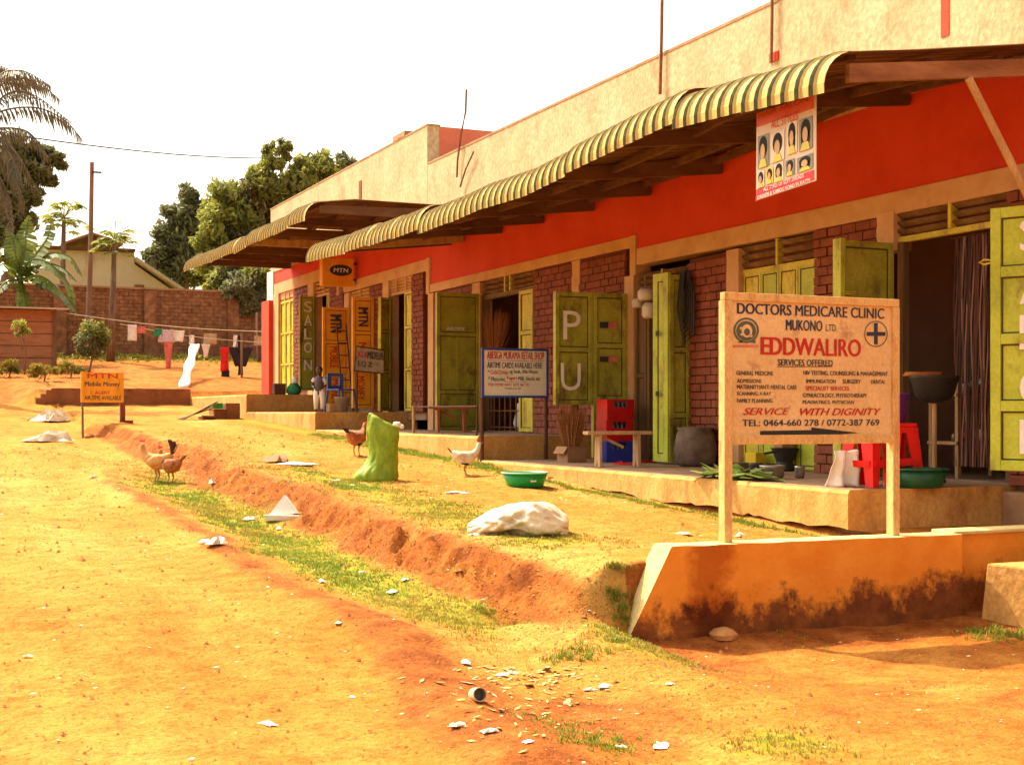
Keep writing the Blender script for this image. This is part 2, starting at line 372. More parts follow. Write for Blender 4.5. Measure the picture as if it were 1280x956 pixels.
rm = ramp(math_('ADD', attr('redsoil'), math_('MULTIPLY', nz(2.6, 10, ro=.72), .8)), [(.66,(0,0,0)),(1.0,(1,1,1))])
gm = ramp(math_('ADD', attr('grassy'), math_('MULTIPLY', nz(3.4, 9, ro=.75), .9)), [(.78,(0,0,0)),(1.02,(1,1,1))])
col = mix(gm, mix(rm, sand, red), grs)
L.new(col, b.inputs['Base Color'])
bu = N.new('ShaderNodeBump'); bu.inputs['Strength'].default_value = .8; bu.inputs['Distance'].default_value = .05
h = math_('ADD', nz(14, 8, ro=.7), math_('MULTIPLY', nz(60, 4), .35)); L.new(h, bu.inputs['Height']); L.new(bu.outputs[0], b.inputs['Normal'])
ground = kind(gb.build('ground', mg, smooth=True), 'structure')
def grassy(X, Y):
    wob = .35*noise.noise(Vector((0, Y*.33, 1.0)))+.12*noise.noise(Vector((0, Y*1.3, 5.0))); xe = -5.2+wob
    v = 0
    if Y < 30:
        v = max(v, .78*math.exp(-((X-(xe-.66))/.44)**2)*sm(6.8, 8.5, Y)*sm(24, 15, Y))
        v = max(v, .60*math.exp(-((X-(xe+.68))/.52)**2)*sm(8.3, 9.3, Y)*sm(19, 15, Y))
        v = max(v, .60*math.exp(-((X+2.12)/.28)**2)*sm(7.8, 8.6, Y))
    v = max(v, .75*math.exp(-((X+4.95)/.30)**2-((Y-7.2)/.6)**2))
    v = max(v, .65*math.exp(-((X+5.35)/.35)**2-((Y-5.1)/.35)**2))
    v = max(v, .7*math.exp(-((X+4.55)/.5)**2-((Y-9.25)/.3)**2))
    v = max(v, .8*math.exp(-((X+1.45)/.45)**2-((Y-7.0)/.25)**2))
    if Y > 42: v = max(v, .55*sm(46, 49, Y))
    if 28 < Y < 40 and X < -6.5: v = max(v, .25)
    return v
def redsoil(X, Y):
    wob = .35*noise.noise(Vector((0, Y*.33, 1.0)))+.12*noise.noise(Vector((0, Y*1.3, 5.0))); xe = -5.2+wob
    v = .92*math.exp(-((X-(xe-.07))/.25)**2)*sm(7, 8.2, Y)*sm(34, 24, Y)
    v = max(v, (.60+.35*sm(9, 6, Y))*math.exp(-((X-(xe-1.3))/(.20+.15*sm(9, 6, Y)))**2)*sm(24, 15, Y))
    v = max(v, .65*math.exp(-((X+4.6)/.9)**2-((Y-7.0)/.6)**2))
    v = max(v, .66*math.exp(-((X+5.9)/.7)**2-((Y-5.9)/.8)**2), .42*sm(-5.6, -4.6, X)*sm(8, 7, Y))
    if X > -4.6: v = max(v, .75*sm(6.6, 7.6, Y)*sm(8.1, 7.9, Y))
    if Y > 37: v = max(v, .5)
    return v
for nm, fn in (('grassy', grassy), ('redsoil', redsoil)):
    a = ground.data.attributes.new(nm, 'FLOAT', 'POINT'); a.data.foreach_set('value', [fn(v[0], v[1]) for v in gb.v])

# ------------------------------------------------------------------ shop building
# levels measured along the facade (X = 0): one bay after another, each a step higher up the hill
near = thing('shop_building', 'long near block of red walled shops with cream parapet and brick piers', 'building', (0, 12, .9))
farb = thing('shop_building', 'taller far block of the shop row with higher cream parapet and salon', 'building', (0, 29, 1.6))
ON = Vector((0, 12, .9)); OF = Vector((0, 29, 1.6))
def part(mb, name, mat, th, smooth=False, bevel=0):
    return mb.build(name, mat, th, off={near: ON, farb: OF}[th], smooth=smooth, bevel=bevel)
class BM_(MB): pass
def wallgrid(mb, x, y0, y1, z0, z1, dy=.5, dz=.4): mb.box(x, .25, y0, y1, z0, z1)
Y0 = 3.0
secs = [(near, Y0, 15.96, 3.78, 3.56, .95, 4.70, 6.22), (near, 15.96, 23.62, 3.96, 3.81, 1.27, 4.70, 6.22),
        (farb, 23.62, 29.3, 4.45, 4.23, 1.6, 5.26, 6.95), (farb, 29.3, 35.3, 4.93, 4.66, 2.0, 5.26, 6.95)]
for (th, ya, yb, bt, bb, fl, rt, pt) in secs:
    part(MB().box(0, .25, ya, yb, bt, rt), 'red_wall', m_red, th)
    part(MB().box(-.018, .25, ya, yb, bb, bt), 'lintel_band', m_band, th, bevel=.004)
part(MB().box(-.012, .22, Y0, 23.7, 4.70, 6.20), 'parapet', m_cream, near)
part(MB().box(-.02, .24, Y0, 23.66, 6.20, 6.235), 'coping', m_conc, near)
part(MB().box(-.016, .22, 23.70, 35.3, 5.26, 6.93), 'parapet', m_cream, farb)
part(MB().box(-.025, .24, 23.68, 35.35, 6.93, 6.96).box(-.03, .3, 24.9, 25.6, 6.96, 7.06), 'coping', m_conc, farb)
part(MB().box(.22, 5.2, 23.70, 23.9, 4.0, 6.93), 'return_wall', m_pink, farb)
part(MB().box(.24, 5.4, Y0, 23.66, 5.90, 5.98), 'roof', m_roof, near)
part(MB().box(.24, 5.4, 23.92, 35.3, 6.50, 6.58), 'roof', m_roof, farb)
part(MB().box(5.2, 5.4, Y0, 23.69, 0, 5.9).box(0.26, 5.2, Y0, Y0+.2, 0, 5.9), 'back_wall', m_dark, near)
part(MB().box(5.2, 5.4, 23.91, 35.3, 0, 6.5).box(0, 5.2, 35.1, 35.3, 0, 6.5), 'back_wall', m_dark, farb)
for (th, ya, yb, fl, ce_) in ((near, Y0, 17.1, .95, 3.9), (near, 17.1, 23.7, 1.27, 4.1), (farb, 23.91, 30.5, 1.6, 4.5), (farb, 30.5, 35.1, 2.0, 5.0)):
    part(MB().box(.05, 5.19, ya, yb, fl-.15, fl+.02), 'shop_floor', m_floor, th)
    part(MB().box(.26, 5.19, ya, yb, ce_, ce_+.05), 'ceiling', m_dark, th)
for (th, y) in ((near, 8.3), (near, 11.45), (near, 14.1), (near, 17.65), (farb, 23.85), (farb, 26.8), (farb, 29.4)):
    part(MB().box(.27, 5.18, y, y+.12, .9, 5.0 if th is farb else 4.1), 'partition', m_dark, th)
# vertical peach strips where a bay steps up
for (th, y0, y1, z0, z1) in ((near,15.85,16.0,3.43,3.96),(near,15.9,16.15,.95,3.43),(farb,23.55,23.72,3.79,4.46),(near,23.35,23.62,1.27,3.79),(farb,28.45,28.80,1.6,4.2),(farb,29.2,29.36,4.2,4.94),(farb,34.45,34.98,2.0,4.66)):
    part(MB().box(-.035, .2, y0, y1, z0, z1), 'plaster_strip', m_band, th)
part(MB().box(-.15, .1, 34.98, 35.75, 2.0, 4.52), 'corner_pillar', m_red, farb)
part(MB().box(-.04, .2, 34.99, 35.6, 4.52, 5.3), 'corner_strip', m_white, farb)

# brick piers; nearest ones brick by brick
bm0 = MB().box(-.0225, .0225, -.108, .108, -.043, .043)
brick_mesh = None
def pier(th, ya, yb, z0, z1, single_above=None, single=False):
    off = ON if th is near else OF
    core = MB().box(.0, .24, ya+.005, yb-.005, z0, z1).build('brick_pier', m_mortar, th, off=off)
    global brick_mesh
    cz = .10; ncz = int((z1-z0)/cz+.3); st = MB(); wv = .232
    for k in range(ncz):
        zc = z0+cz*(k+.5)
        y = ya - (wv/2 if k % 2 else 0)
        while y < yb-.03:
            a = max(y, ya); bq = min(y+wv-.016, yb); y += wv
            if bq-a < .04: continue
            dx = random.uniform(-.006, .006)
            if single or (single_above and zc > single_above):
                if brick_mesh is None:
                    o = bm0.build('brick', m_brick, core, bevel=0); brick_mesh = o.data
                else:
                    o = bpy.data.objects.new('brick', brick_mesh); C.objects.link(o); o.parent = core
                o.location = Vector((-.008+dx, (a+bq)/2, zc+random.uniform(-.002, .002)))-off
                o.scale = (1, (bq-a)/.216, random.uniform(.95, 1.02)); o.rotation_euler = (0, random.uniform(-.02, .02), random.uniform(-.012, .012))
            else:
                st.box(-.03+dx, .012+dx, a, bq, zc-.043, zc+.043)
    if st.v: kind(st.build('brick_courses', m_brick, core, off=off), 'stuff')
    return core
pier(near, 13.67, 14.54, .95, 3.50, single=True)
pier(near, 10.95, 11.98, .95, 3.56, single=True)
pier(near, 8.25, 9.19, .95, 3.56, single_above=2.9)
pier(near, 5.2, 6.2, .95, 3.56)
pier(near, 17.72, 19.04, 1.27, 3.81)
pier(near, 16.15, 17.50, .95, 3.81)
pier(near, 21.5, 22.97, 1.27, 3.80)
pier(farb, 23.9, 24.52, 1.6, 4.23)
pier(farb, 26.2, 27.07, 1.6, 4.23)
pier(farb, 28.9, 29.94, 1.6, 4.6)
pier(farb, 31.7, 33.05, 2.0, 4.66)
for (th, y0, y1, z0, z1) in ((near,17.48,17.74,3.12,3.80),(near,13.42,13.68,.95,3.52),(near,10.70,10.96,3.20,3.60),(near,21.16,21.52,1.27,3.80),(farb,25.86,26.22,1.6,4.23),(farb,31.24,31.72,2.0,4.66)):
    part(MB().box(-.03, .2, y0, y1, z0, z1), 'plaster_strip', m_band, th, bevel=.005)
part(MB().box(.02, .2, 6.2, 8.25, .95, 3.56), 'side_wall', m_band, near)
part(MB().box(.02, .2, Y0, 5.2, .95, 3.56), 'side_wall', m_band, near)
part(MB().box(.02, .2, 33.05, 34.46, 4.5, 4.66), 'lintel', m_band, farb)

# louvred vents over the doors
def vent(th, ya, yb, z0, z1, n=3, mull=(.5,)):
    off = ON if th is near else OF
    fr = MB(); fr.box(.03, .09, ya, yb, z0-.055, z0)
    for q in mull: y = ya+(yb-ya)*q; fr.box(.0, .085, y-.02, y+.02, z0, z1)
    f = fr.build('vent_frame', m_yellow if th is near else m_band, th, off=off)
    part(MB().box(.12, .16, ya, yb, z0, z1), 'vent_backing', m_brick, th)
    for k in range(n):
        z = z0+(z1-z0)*(k+.5)/n
        mt = Matrix.Translation((.05, 0, z)) @ Matrix.Rotation(R(35), 4, 'Y')
        MB().tbox(mt, -.035, .035, ya, yb, -.010, .010).build('slat', m_frame if th is near else m_band, f, off=off)
vent(near, 14.56, 15.88, 3.20, 3.45, 3)
vent(near, 11.99, 13.42, 3.26, 3.55, 3)
vent(near, 9.20, 10.70, 3.33, 3.58, 3)
vent(near, 19.06, 21.16, 3.56, 3.81, 3, (.45,.55))
vent(farb, 24.53, 25.86, 3.98, 4.23, 4, (.3,.7))
vent(farb, 27.08, 28.45, 4.0, 4.22, 3)
vent(farb, 29.95, 31.24, 4.36, 4.66, 3, (.4,))
vent(farb, 33.06, 34.45, 4.45, 4.62, 3, (.35,.65))

# door leaves
def leaf(th, A, B, z0, z1, mat, panels=((0,.5),(.5,1)), name='door_leaf', rail=.06, thick=.075, label=None, split=None, brd=None):
    """A hinge, B free end (plan); panel intervals as fractions of height"""
    off = ON if th is near else OF
    A = Vector((A[0], A[1], 0)); B = Vector((B[0], B[1], 0)); wd = (B-A).length; u = (B-A)/wd
    nrm = Vector((-u.y, u.x, 0)); H_ = z1-z0
    mt = Matrix(((u.x, nrm.x, 0, A.x), (u.y, nrm.y, 0, A.y), (0, 0, 1, z0), (0, 0, 0, 1)))
    f = MB(); h2 = thick/2
    f.tbox(mt, 0, rail, -h2, h2, 0, H_); f.tbox(mt, wd-rail, wd, -h2, h2, 0, H_)
    zs = sorted(set([p for q in panels for p in q]))
    for z in zs:
        zc = min(max(z*H_, rail/2), H_-rail/2); f.tbox(mt, rail, wd-rail, -h2+.002, h2-.002, zc-rail/2, zc+rail/2)
    o = f.build(name, mat, th, off=off, bevel=.004)
    if label: o['label'] = label
    for (a, b_) in panels:
        if wd > .2:
            mo = MB(); z0_, z1_, g_ = max(a*H_, rail*.5)+rail*.5, min(b_*H_, H_-rail*.5)-rail*.5, .014
            for (u0, u1, w0, w1) in ((rail, wd-rail, z0_, z0_+g_), (rail, wd-rail, z1_-g_, z1_), (rail, rail+g_, z0_+g_, z1_-g_), (wd-rail-g_, wd-rail, z0_+g_, z1_-g_)):
                mo.tbox(mt, u0, u1, -.017, .017, w0, w1)
            mo.build('panel_shade_strip', m_panelshade, o, off=off)  # thin dark strips that paint in the shade round each panel
        za = max(a*H_, 0)+rail*.5; zb = b_*H_-rail*.5
        if split and (a, b_) in split:
            m2 = wd/2
            MB().tbox(mt, rail, m2-.012, -.010, .010, za, zb).build('panel', mat, o, off=off)
            MB().tbox(mt, m2+.012, wd-rail, -.010, .010, za, zb).build('panel', mat, o, off=off)
            MB().tbox(mt, m2-.012, m2+.012, -.018, .018, za, zb).build('rail', mat, o, off=off)
        else:
            MB().tbox(mt, rail, wd-rail, -.012, .012, za, zb).build('panel', mat, o, off=off)
    return o, mt, wd, H_
def letters(o, th, s, pos, mat, face='near', bold=.02):
    pass
def leaf_text(o, th, s, O, U, V, mat, shear=0, bold=.015, name='lettering'):
    off = ON if th is near else OF
    mb = MB(); text(mb, s, O, U, V, shear, bold); return mb.build(name, mat, o, off=off)

# near clinic bay (Y 9.19 - 10.72): hinge leaf, big lettered leaf
lf, mt, wd, H_ = leaf(near, (-.02, 10.74), (-.68, 10.72), .97, 3.27, m_green, ((0,.33),(.33,.66),(.66,1)))
MB().box(-.72, -.67, 10.64, 10.76, .97, 3.28).build('folded_leaf_edge', m_green2, lf, off=ON)
MB().tube([(-.66,10.66,2.75),(-.55,10.64,2.74),(-.50,10.64,2.75),(-.55,10.64,2.77),(-.66,10.66,2.765)], .007, 6).build('latch', m_yellow, lf, off=ON)
pA = hx(1240, 262, -.75); dirr = Vector((.414, -.910, 0))
pB = pA+dirr*.80
lf, mt, wd, H_ = leaf(near, (pB.x, pB.y), (pA.x, pA.y), 1.12, 3.28, m_green2, ((0,.245),(.245,.50),(.50,.755),(.755,1)), rail=.085, label='lime green leaf lettered with tall cream capitals')
nv = Vector((-.910, -.414, 0))*.03
for ch, zz in zip('SALON', (2.92, 2.50, 2.13, 1.68, 1.28)):
    leaf_text(lf, near, ch, pA+dirr*.24+nv+Vector((0,0,zz-pA.z-.02)), dirr*.24, Vector((0,0,.28)), m_cloth, bold=.03)
MB().tube([tuple(pA+Vector((0,0,-.42))), tuple(pA-dirr*.07+Vector((0,0,-.41))), tuple(pA-dirr*.11+Vector((0,0,-.43))), tuple(pA-dirr*.07+Vector((0,0,-.45))), tuple(pA+Vector((0,0,-.44)))], .008, 6).build('latch', m_yellow, lf, off=ON)
part(MB().box(.02, .10, 9.20, 9.26, .97, 3.28), 'door_jamb', m_frame, near)
part(MB().box(.02, .10, 10.62, 10.70, .97, 3.28), 'door_jamb', m_frame, near)
# closed four-board doors (Y 11.98 - 13.43)
for k in range(4):
    ya = 12.0+k*.355
    leaf(near, (.05, ya), (.05, ya+.345), .97, 3.21, m_yellow if k % 2 else m_green2, ((0,.3),(.3,.72),(.72,1)), rail=.035, thick=.035)
# opening with bifold leaf (Y 14.54 - 15.96)
lf, mt, wd, H_ = leaf(near, (.0, 14.55), (-.30, 14.55), .98, 3.30, m_green, ((0,.25),(.25,.6),(.6,1)))
lf, mt, wd, H_ = leaf(near, (-.30, 14.53), (-.32, 14.86), .98, 3.33, m_green2, ((0,1),), rail=.10, thick=.05)
MB().box(-.375, -.36, 14.68, 14.74, 1.8, 1.86).box(-.375, -.36, 14.68, 14.74, 2.55, 2.61).build('hasp', m_iron, lf, off=ON)
leaf(near, (.03, 15.9), (.03, 15.62), .98, 3.19, m_frame, ((0,.5),(.5,1)), rail=.05)
part(MB().box(.0, .1, 15.54, 15.60, .98, 3.19), 'door_jamb', m_frame, near)
gr = MB()
for y in (14.75, 14.95, 15.15, 15.35, 15.5): gr.tube([(.16,y,.98),(.16,y,3.15)], .009, 6)
for z in (1.2,1.55,1.9,2.25,2.6,2.95): gr.tube([(.16,14.6,z),(.16,15.54,z)], .008, 6)
part(gr, 'security_grille', m_iron, near)
# two-panel leaf lettered P U and the blank one beside it (hinge near Y 16.15)
xm = hy(740, 400, 16.12).x; xl = hy(693, 400, 16.12).x
zt = hy(740, 366, 16.12).z; zb = hy(715, 506, 16.12).z
lf, mt, wd, H_ = leaf(near, (xm-.006, 16.12), (xl, 16.12), zb, zt, m_green, ((0,.49),(.49,1)), label='olive leaf with large hand painted P and U')
for ch, y0, y1, x0, x1 in (('P',424,389,704,726),('U',488,454,701,726)):
    a = hy(x0, y0, 16.09); b2 = hy(x1, y1, 16.09); leaf_text(lf, near, ch, a, Vector((b2.x-a.x,0,0)), Vector((0,0,b2.z-a.z)), m_cloth, bold=.0)
lf, mt, wd, H_ = leaf(near, (-.04, 16.10), (xm+.006, 16.12), .99, zt, m_green, ((0,.36),(.36,.68),(.68,1)))
for (x0,y0,x1,y1) in ((750,410,771,403),(750,452,771,446)):
    a = hy(x0,y0,16.07); b2 = hy(x1,y1,16.07); ax = b2.x-a.x
    MB().box(a.x, a.x+ax*.5, 16.070, 16.074, a.z, b2.z).build('sticker', m_txtdark, lf, off=ON)
    MB().box(a.x+ax*.5, b2.x, 16.070, 16.074, a.z, b2.z).build('sticker', m_clothpink, lf, off=ON)
# shop with retail sign (opening Y 19.04 - 21.19)
lf, mt, wd, H_ = leaf(near, (-.02, 21.24), (-.80, 21.22), 1.29, 3.60, m_green, ((0,.28),(.28,.70),(.70,1)), split=((.28,.70),))
a = hy(558, 413, 21.18); leaf_text(lf, near, 'AIRTIME', a, Vector((.34,0,0)), Vector((0,0,.06)), m_cloth, bold=.05)
leaf(near, (.04, 19.15), (.04, 19.66), 1.29, 3.52, m_yellow, ((0,.3),(.3,.7),(.7,1)))
part(MB().box(-.02, .1, 21.1, 21.16, 1.29, 3.56), 'door_jamb', m_frame, near)
part(MB().box(.0, .1, 19.07, 19.13, 1.29, 3.56), 'door_jamb', m_frame, near)
part(MB().box(.01,.1,19.1,21.1,3.49,3.55), 'door_jamb', m_frame, near)
leaf(near, (.02, 22.98), (.02, 23.34), 1.29, 3.60, m_frame, ((0,.5),(.5,1)), rail=.05)
part(MB().box(.05, .2, 22.97, 23.36, 3.6, 3.80), 'lintel', m_brick, near)
# lower grille and goods of that shop
gr = MB()
for k in range(7): y = 19.75+k*.22; gr.tube([(.10,y,1.29),(.10,y,1.95)], .012, 6)
for z in (1.35, 1.62, 1.93): gr.tube([(.10,19.7,z),(.10,21.1,z)], .012, 6)
part(gr, 'window_grille', m_steelrust, near)
# far building leaves
lf, mt, wd, H_ = leaf(farb, (-.02, 26.80), (hy(440,400,26.8).x, 26.8), hy(450,510,26.8).z, hy(450,372,26.8).z, m_orange, ((0,.36),(.36,.68),(.68,1)), label='orange leaf lettered money along its foot')
def rot_text(o, th, s, px0, py0, px1, py1, Yp, mat, bold=.015, up=False):
    """text turned a quarter (reading downwards) inside a measured rectangle on plane Y"""
    a = hy(px0, py0, Yp); c = hy(px1, py1, Yp)   # a top-left, c bottom-right
    O = Vector((a.x, Yp, a.z)); leaf_text(o, th, s, O, Vector((0,0,c.z-a.z)), Vector((c.x-a.x,0,0)), mat, bold=bold)
rot_text(lf, farb, 'MTN', 448, 384, 460, 408, 26.76, m_navy, .07)
rot_text(lf, farb, 'MOBILE', 448, 428, 458, 466, 26.76, m_txtred)
rot_text(lf, farb, 'MONEY', 446, 470, 456, 500, 26.76, m_txtred)
lf, mt, wd, H_ = leaf(farb, (-.02, 28.50), (hy(403,400,28.5).x, 28.5), hy(410,512,28.5).z, hy(410,384,28.5).z, m_orange, ((0,.33),(.33,.66),(.66,1)), label='orange leaf partly behind the ladder')
rot_text(lf, farb, 'MTN', 413, 393, 427, 416, 28.46, m_navy, .07)
rot_text(lf, farb, 'MOBILE', 412, 433, 423, 460, 28.46, m_txtred)
rot_text(lf, farb, 'MONEY', 414, 474, 424, 505, 28.46, m_txtred)
lf, mt, wd, H_ = leaf(farb, (-.02, 31.20), (hy(374,400,31.2).x, 31.2), hy(380,488,31.2).z, hy(380,370,31.2).z, m_green, ((0,.32),(.32,.66),(.66,1)), rail=.04, label='olive leaf lettered salon in white')
for ch, y in zip('SALON', (390, 407, 424, 441, 463)):
    a = hy(380, y, 31.16); b2 = hy(390, y-13, 31.16); leaf_text(lf, farb, ch, a, Vector((b2.x-a.x,0,0)), Vector((0,0,b2.z-a.z)), m_cloth, bold=.03)
leaf(farb, (.03, 29.97), (.03, 30.22), 2.02, 4.32, m_yellow, ((0,.5),(.5,1)), rail=.04)
leaf(farb, (.03, 24.55), (.03, 24.98), 1.62, 3.93, m_yellow, ((0,.35),(.35,.7),(.7,1)), rail=.05)
leaf(farb, (-.0, 25.84), (-.30, 25.62), 1.62, 3.88, m_yellow, ((0,.35),(.35,.7),(.7,1)), rail=.05)
for k in range(3):
    leaf(farb, (.05, 33.07+k*.46), (.05, 33.51+k*.46), 2.02, 4.42, m_yellow, ((0,.33),(.33,.66),(.66,1)), rail=.05)
part(MB().box(.06, .2, 27.08, 28.44, 1.6, 4.0), 'shutter', m_frame, farb)
# marks, rods and stains on the upper wall
zt_ = hx(1183, 0).z
part(MB().box(-.02, .0, hx(1188,20).y, hx(1178,20).y, hx(1183,46).z, 6.22), 'red_patch', m_red, near)
part(MB().box(-.03, .0, hx(975,70).y, hx(964,70).y, hx(970,77).z, hx(970,66).z), 'red_patch', m_red, near)
part(MB().box(-.03, .0, hx(453,235).y, hx(450,235).y, hx(452,249).z, hx(452,226).z), 'drain_slot', m_brick, farb)
def rod(label, pts, r, X=-.06):
    P = [hx(a, b_, X) for a, b_ in pts]
    mb = MB(); mb.tube(P, r, 6); o = mb.build('steel_rod', m_steelrust, None, off=P[-1]); tag(o, label, 'rod'); return o
rod('tall rusty rod rising above the parapet behind the striped awning', [(828,-30),(827,40),(825,118)], .022)
rod('rusty rod above the small red patch near the poster', [(965,-40),(965,20),(964,78)], .018)
rod('thin bent aerial rod at the step between the two parapets', [(583,112),(582,140),(577,165),(572,200),(571,222)], .018)
rod('short slanting wire leaning on the wall beside the bent aerial rod', [(592,190),(582,212),(575,234)], .016)

# ------------------------------------------------------------------ verandahs
def verandah(label, ya, yb, z, zb, rag=.05):
    th = thing('verandah', label, 'verandah', (-.9, (ya+yb)/2, z)); off = Vector((-.9, (ya+yb)/2, z))
    s = MB(); n = int((yb-ya)/.09)
    # floor sheet, lit front face with ragged lower edge, and end face
    for i in range(n):
        y0 = ya+(yb-ya)*i/n; y1 = ya+(yb-ya)*(i+1)/n
        def lo(y): return zb(y)+rag*noise.noise(Vector((y*2.1, 0, ya)))+.03*noise.noise(Vector((y*9, 0, 1)))
        def ex(y): return -1.8+.012*noise.noise(Vector((y*3, 4, 0)))
        def tp(y): return z+.008*noise.noise(Vector((y*5, 9, 0)))-.02*max(0, noise.noise(Vector((y*6, 2, 7)))-.25)
        e0, e1 = ex(y0), ex(y1)
        s.quad((e0+.02,y0,tp(y0)),(e1+.02,y1,tp(y1)),(e1,y1,tp(y1)-.03),(e0,y0,tp(y0)-.03))
        s.quad((e0,y0,tp(y0)-.03),(e1,y1,tp(y1)-.03),(e1,y1,lo(y1)),(e0,y0,lo(y0)))
        s.quad((e0,y0,lo(y0)),(e1,y1,lo(y1)),(-1.65,y1,lo(y1)),(-1.65,y0,lo(y0)))
        s.quad((0,y0,z),(0,y1,z),(e1+.02,y1,tp(y1)),(e0+.02,y0,tp(y0)), 1)
    s.quad((-1.8,ya,z-.03),(-1.8,ya,lo(ya)),(.26,ya,zb(ya)-.3),(.26,ya,z-.03)); s.quad((-1.78,ya,z),(-1.8,ya,z-.03),(.26,ya,z-.03),(.26,ya,z))
    s.quad((-1.8,yb,z-.03),(-1.8,yb,zb(yb)-.2),(.26,yb,zb(yb)-.3),(.26,yb,z-.03)); s.quad((-1.78,yb,z),(-1.8,yb,z-.03),(.26,yb,z-.03),(.26,yb,z))
    s.build('slab', [m_slab, m_floor], th, off=off)
    MB().box(-1.66, -.1, ya+.02, yb-.02, z-1.3, z-.05).build('footing', m_mudmortar, th, off=off)
    return th
verandah('low near verandah with chipped edge in front of the clinic shops', 9.16, 17.08, .95, lambda y: .615+.026*(y-9.16))
verandah('second verandah step in front of the retail shop', 17.09, 24.95, 1.27, lambda y: .90+.045*(y-17), .03)
verandah('third verandah step where the child stands', 24.96, 30.49, 1.6, lambda y: 1.22+.02*(y-25), .02)
verandah('highest far verandah step in front of the salon', 30.5, 37.0, 2.0, lambda y: 1.35+.02*(y-30), .02)
part(MB().box(-.12, .3, Y0, 9.15, .3, .90), 'plinth', m_conc, near)

# ------------------------------------------------------------------ awnings
UNDER = -1
def awning(label, ya, yb, zlow, dz_wall, ns, rafters, near_beam=True, xo=-2.62):
    """zlow(y): height of the front lip; sheets curve over a bullnose"""
    th = thing('awning', label, 'awning', (-1.2, (ya+yb)/2, zlow((ya+yb)/2))); off = th.location.copy()
    L_ = (yb-ya)/ns
    for k in range(ns):
        y0 = ya+k*L_; y1 = y0+L_+.02
        za = zlow(y0+.1); zb_ = zlow(y1-.1); jt = random.uniform(-.02, .018); tl = random.uniform(-.045, .04)
        mb = MB(); pitch = L_/round(L_/.18); nr = round(L_/.18)
        cols = []
        for i in range(nr):
            p = y0+i*pitch
            cols += [(p, 0, 0), (p+pitch*.58, 0, 0), (p+pitch*.64, .022, 2), (p+pitch*.90, .022, 1), (p+pitch*.97, 0, 2)]
        cols.append((y1, 0, 0))
        prof = []
        for q in range(7):      # bullnose
            an = R(-8+q*14); rr = .30
            prof.append((xo+rr-rr*math.cos(an), rr*math.sin(an)+.05, math.cos(an), math.sin(an)))
        prof.append((xo+.9, .43, .1, 1)); prof.append((.0, .43+dz_wall, .05, 1))
        rows = []
        for (y, hgt, mi) in cols:
            f = (y-y0)/(y1-y0); zz = za*(1-f)+zb_*f+jt+tl*(f-.5)
            rows.append([(x-nxx*hgt, y, zz+z+nzz*hgt) for (x, z, nxx, nzz) in prof])
        base = 0
        for i in range(len(rows)-1):
            if cols[i][1] > 0 and cols[i+1][1] > 0: mi = 1
            elif cols[i][1] == 0 and cols[i+1][1] == 0: mi = 0
            else: mi = 2 if max(cols[i+1][1], cols[i][1]) > .02 else 0
            for j in range(len(prof)-1):
                mb.quad(rows[i][j], rows[i+1][j], rows[i+1][j+1], rows[i][j+1], mi)
        o = mb.build('roof_sheet', [m_under, m_under, m_under, m_sheet, m_stripe, m_sheetrib], th, off=off, smooth=False, solid=.005)
        md = o.modifiers['solid']; md.offset = 1 if UNDER > 0 else -1; md.material_offset = 3
    for (y, dd) in rafters:
        zz = zlow(y); mb = MB()
        mb.add([(xo+.28,y-.03,zz+.17),(xo+.28,y+.03,zz+.17),(-.02,y+.03,zz+.33+dz_wall-.16),(-.02,y-.03,zz+.33+dz_wall-.16),
                (xo+.28,y-.03,zz+.30),(xo+.28,y+.03,zz+.30),(-.02,y+.03,zz+.36+dz_wall),(-.02,y-.03,zz+.36+dz_wall)],
               [(0,3,2,1),(4,5,6,7),(0,1,5,4),(1,2,6,5),(2,3,7,6),(3,0,4,7)])
        mb.build('rafter', m_lightwood if dd else m_darkwood, th, off=off)
    for (x, f) in ((xo+.36, 0), (-1.5, .10), (-.75, .50), (-.14, .85)):
        mb = MB(); n = 24
        for i in range(n):
            y0 = ya+.12+(yb-ya-.2)*i/n; y1 = ya+.12+(yb-ya-.2)*(i+1)/n; za = zlow(y0)+.30+dz_wall*f; zb_ = zlow(y1)+.30+dz_wall*f
            mb.add([(x-.03,y0,za),(x+.03,y0,za),(x+.03,y1,zb_),(x-.03,y1,zb_),(x-.03,y0,za+.07),(x+.03,y0,za+.07),(x+.03,y1,zb_+.07),(x-.03,y1,zb_+.07)],
                   [(0,3,2,1),(4,5,6,7),(0,1,5,4),(1,2,6,5),(2,3,7,6),(3,0,4,7)])
        mb.build('purlin', m_darkwood, th, off=off)
    return th
def interp(tab):
    def f(y):
        for (a, va), (b_, vb) in zip(tab, tab[1:]):
            if y <= b_: return va+(vb-va)*max(0, (y-a))/(b_-a)
        return tab[-1][1]
    return f
aw = awning('long striped sheet awning with curved edge over the near shops', 8.40, 22.65,
            interp([(8.4,4.02),(9.9,4.12),(11.1,4.20),(12.4,4.08),(13.7,4.02),(16.2,4.0),(18.7,4.05),(22.6,4.14)]), .26, 13,
            [(10.5,0),(12.1,0),(13.8,0),(15.49,0),(17.08,0),(18.73,0),(20.29,0),(21.94,1),(22.5,0)])
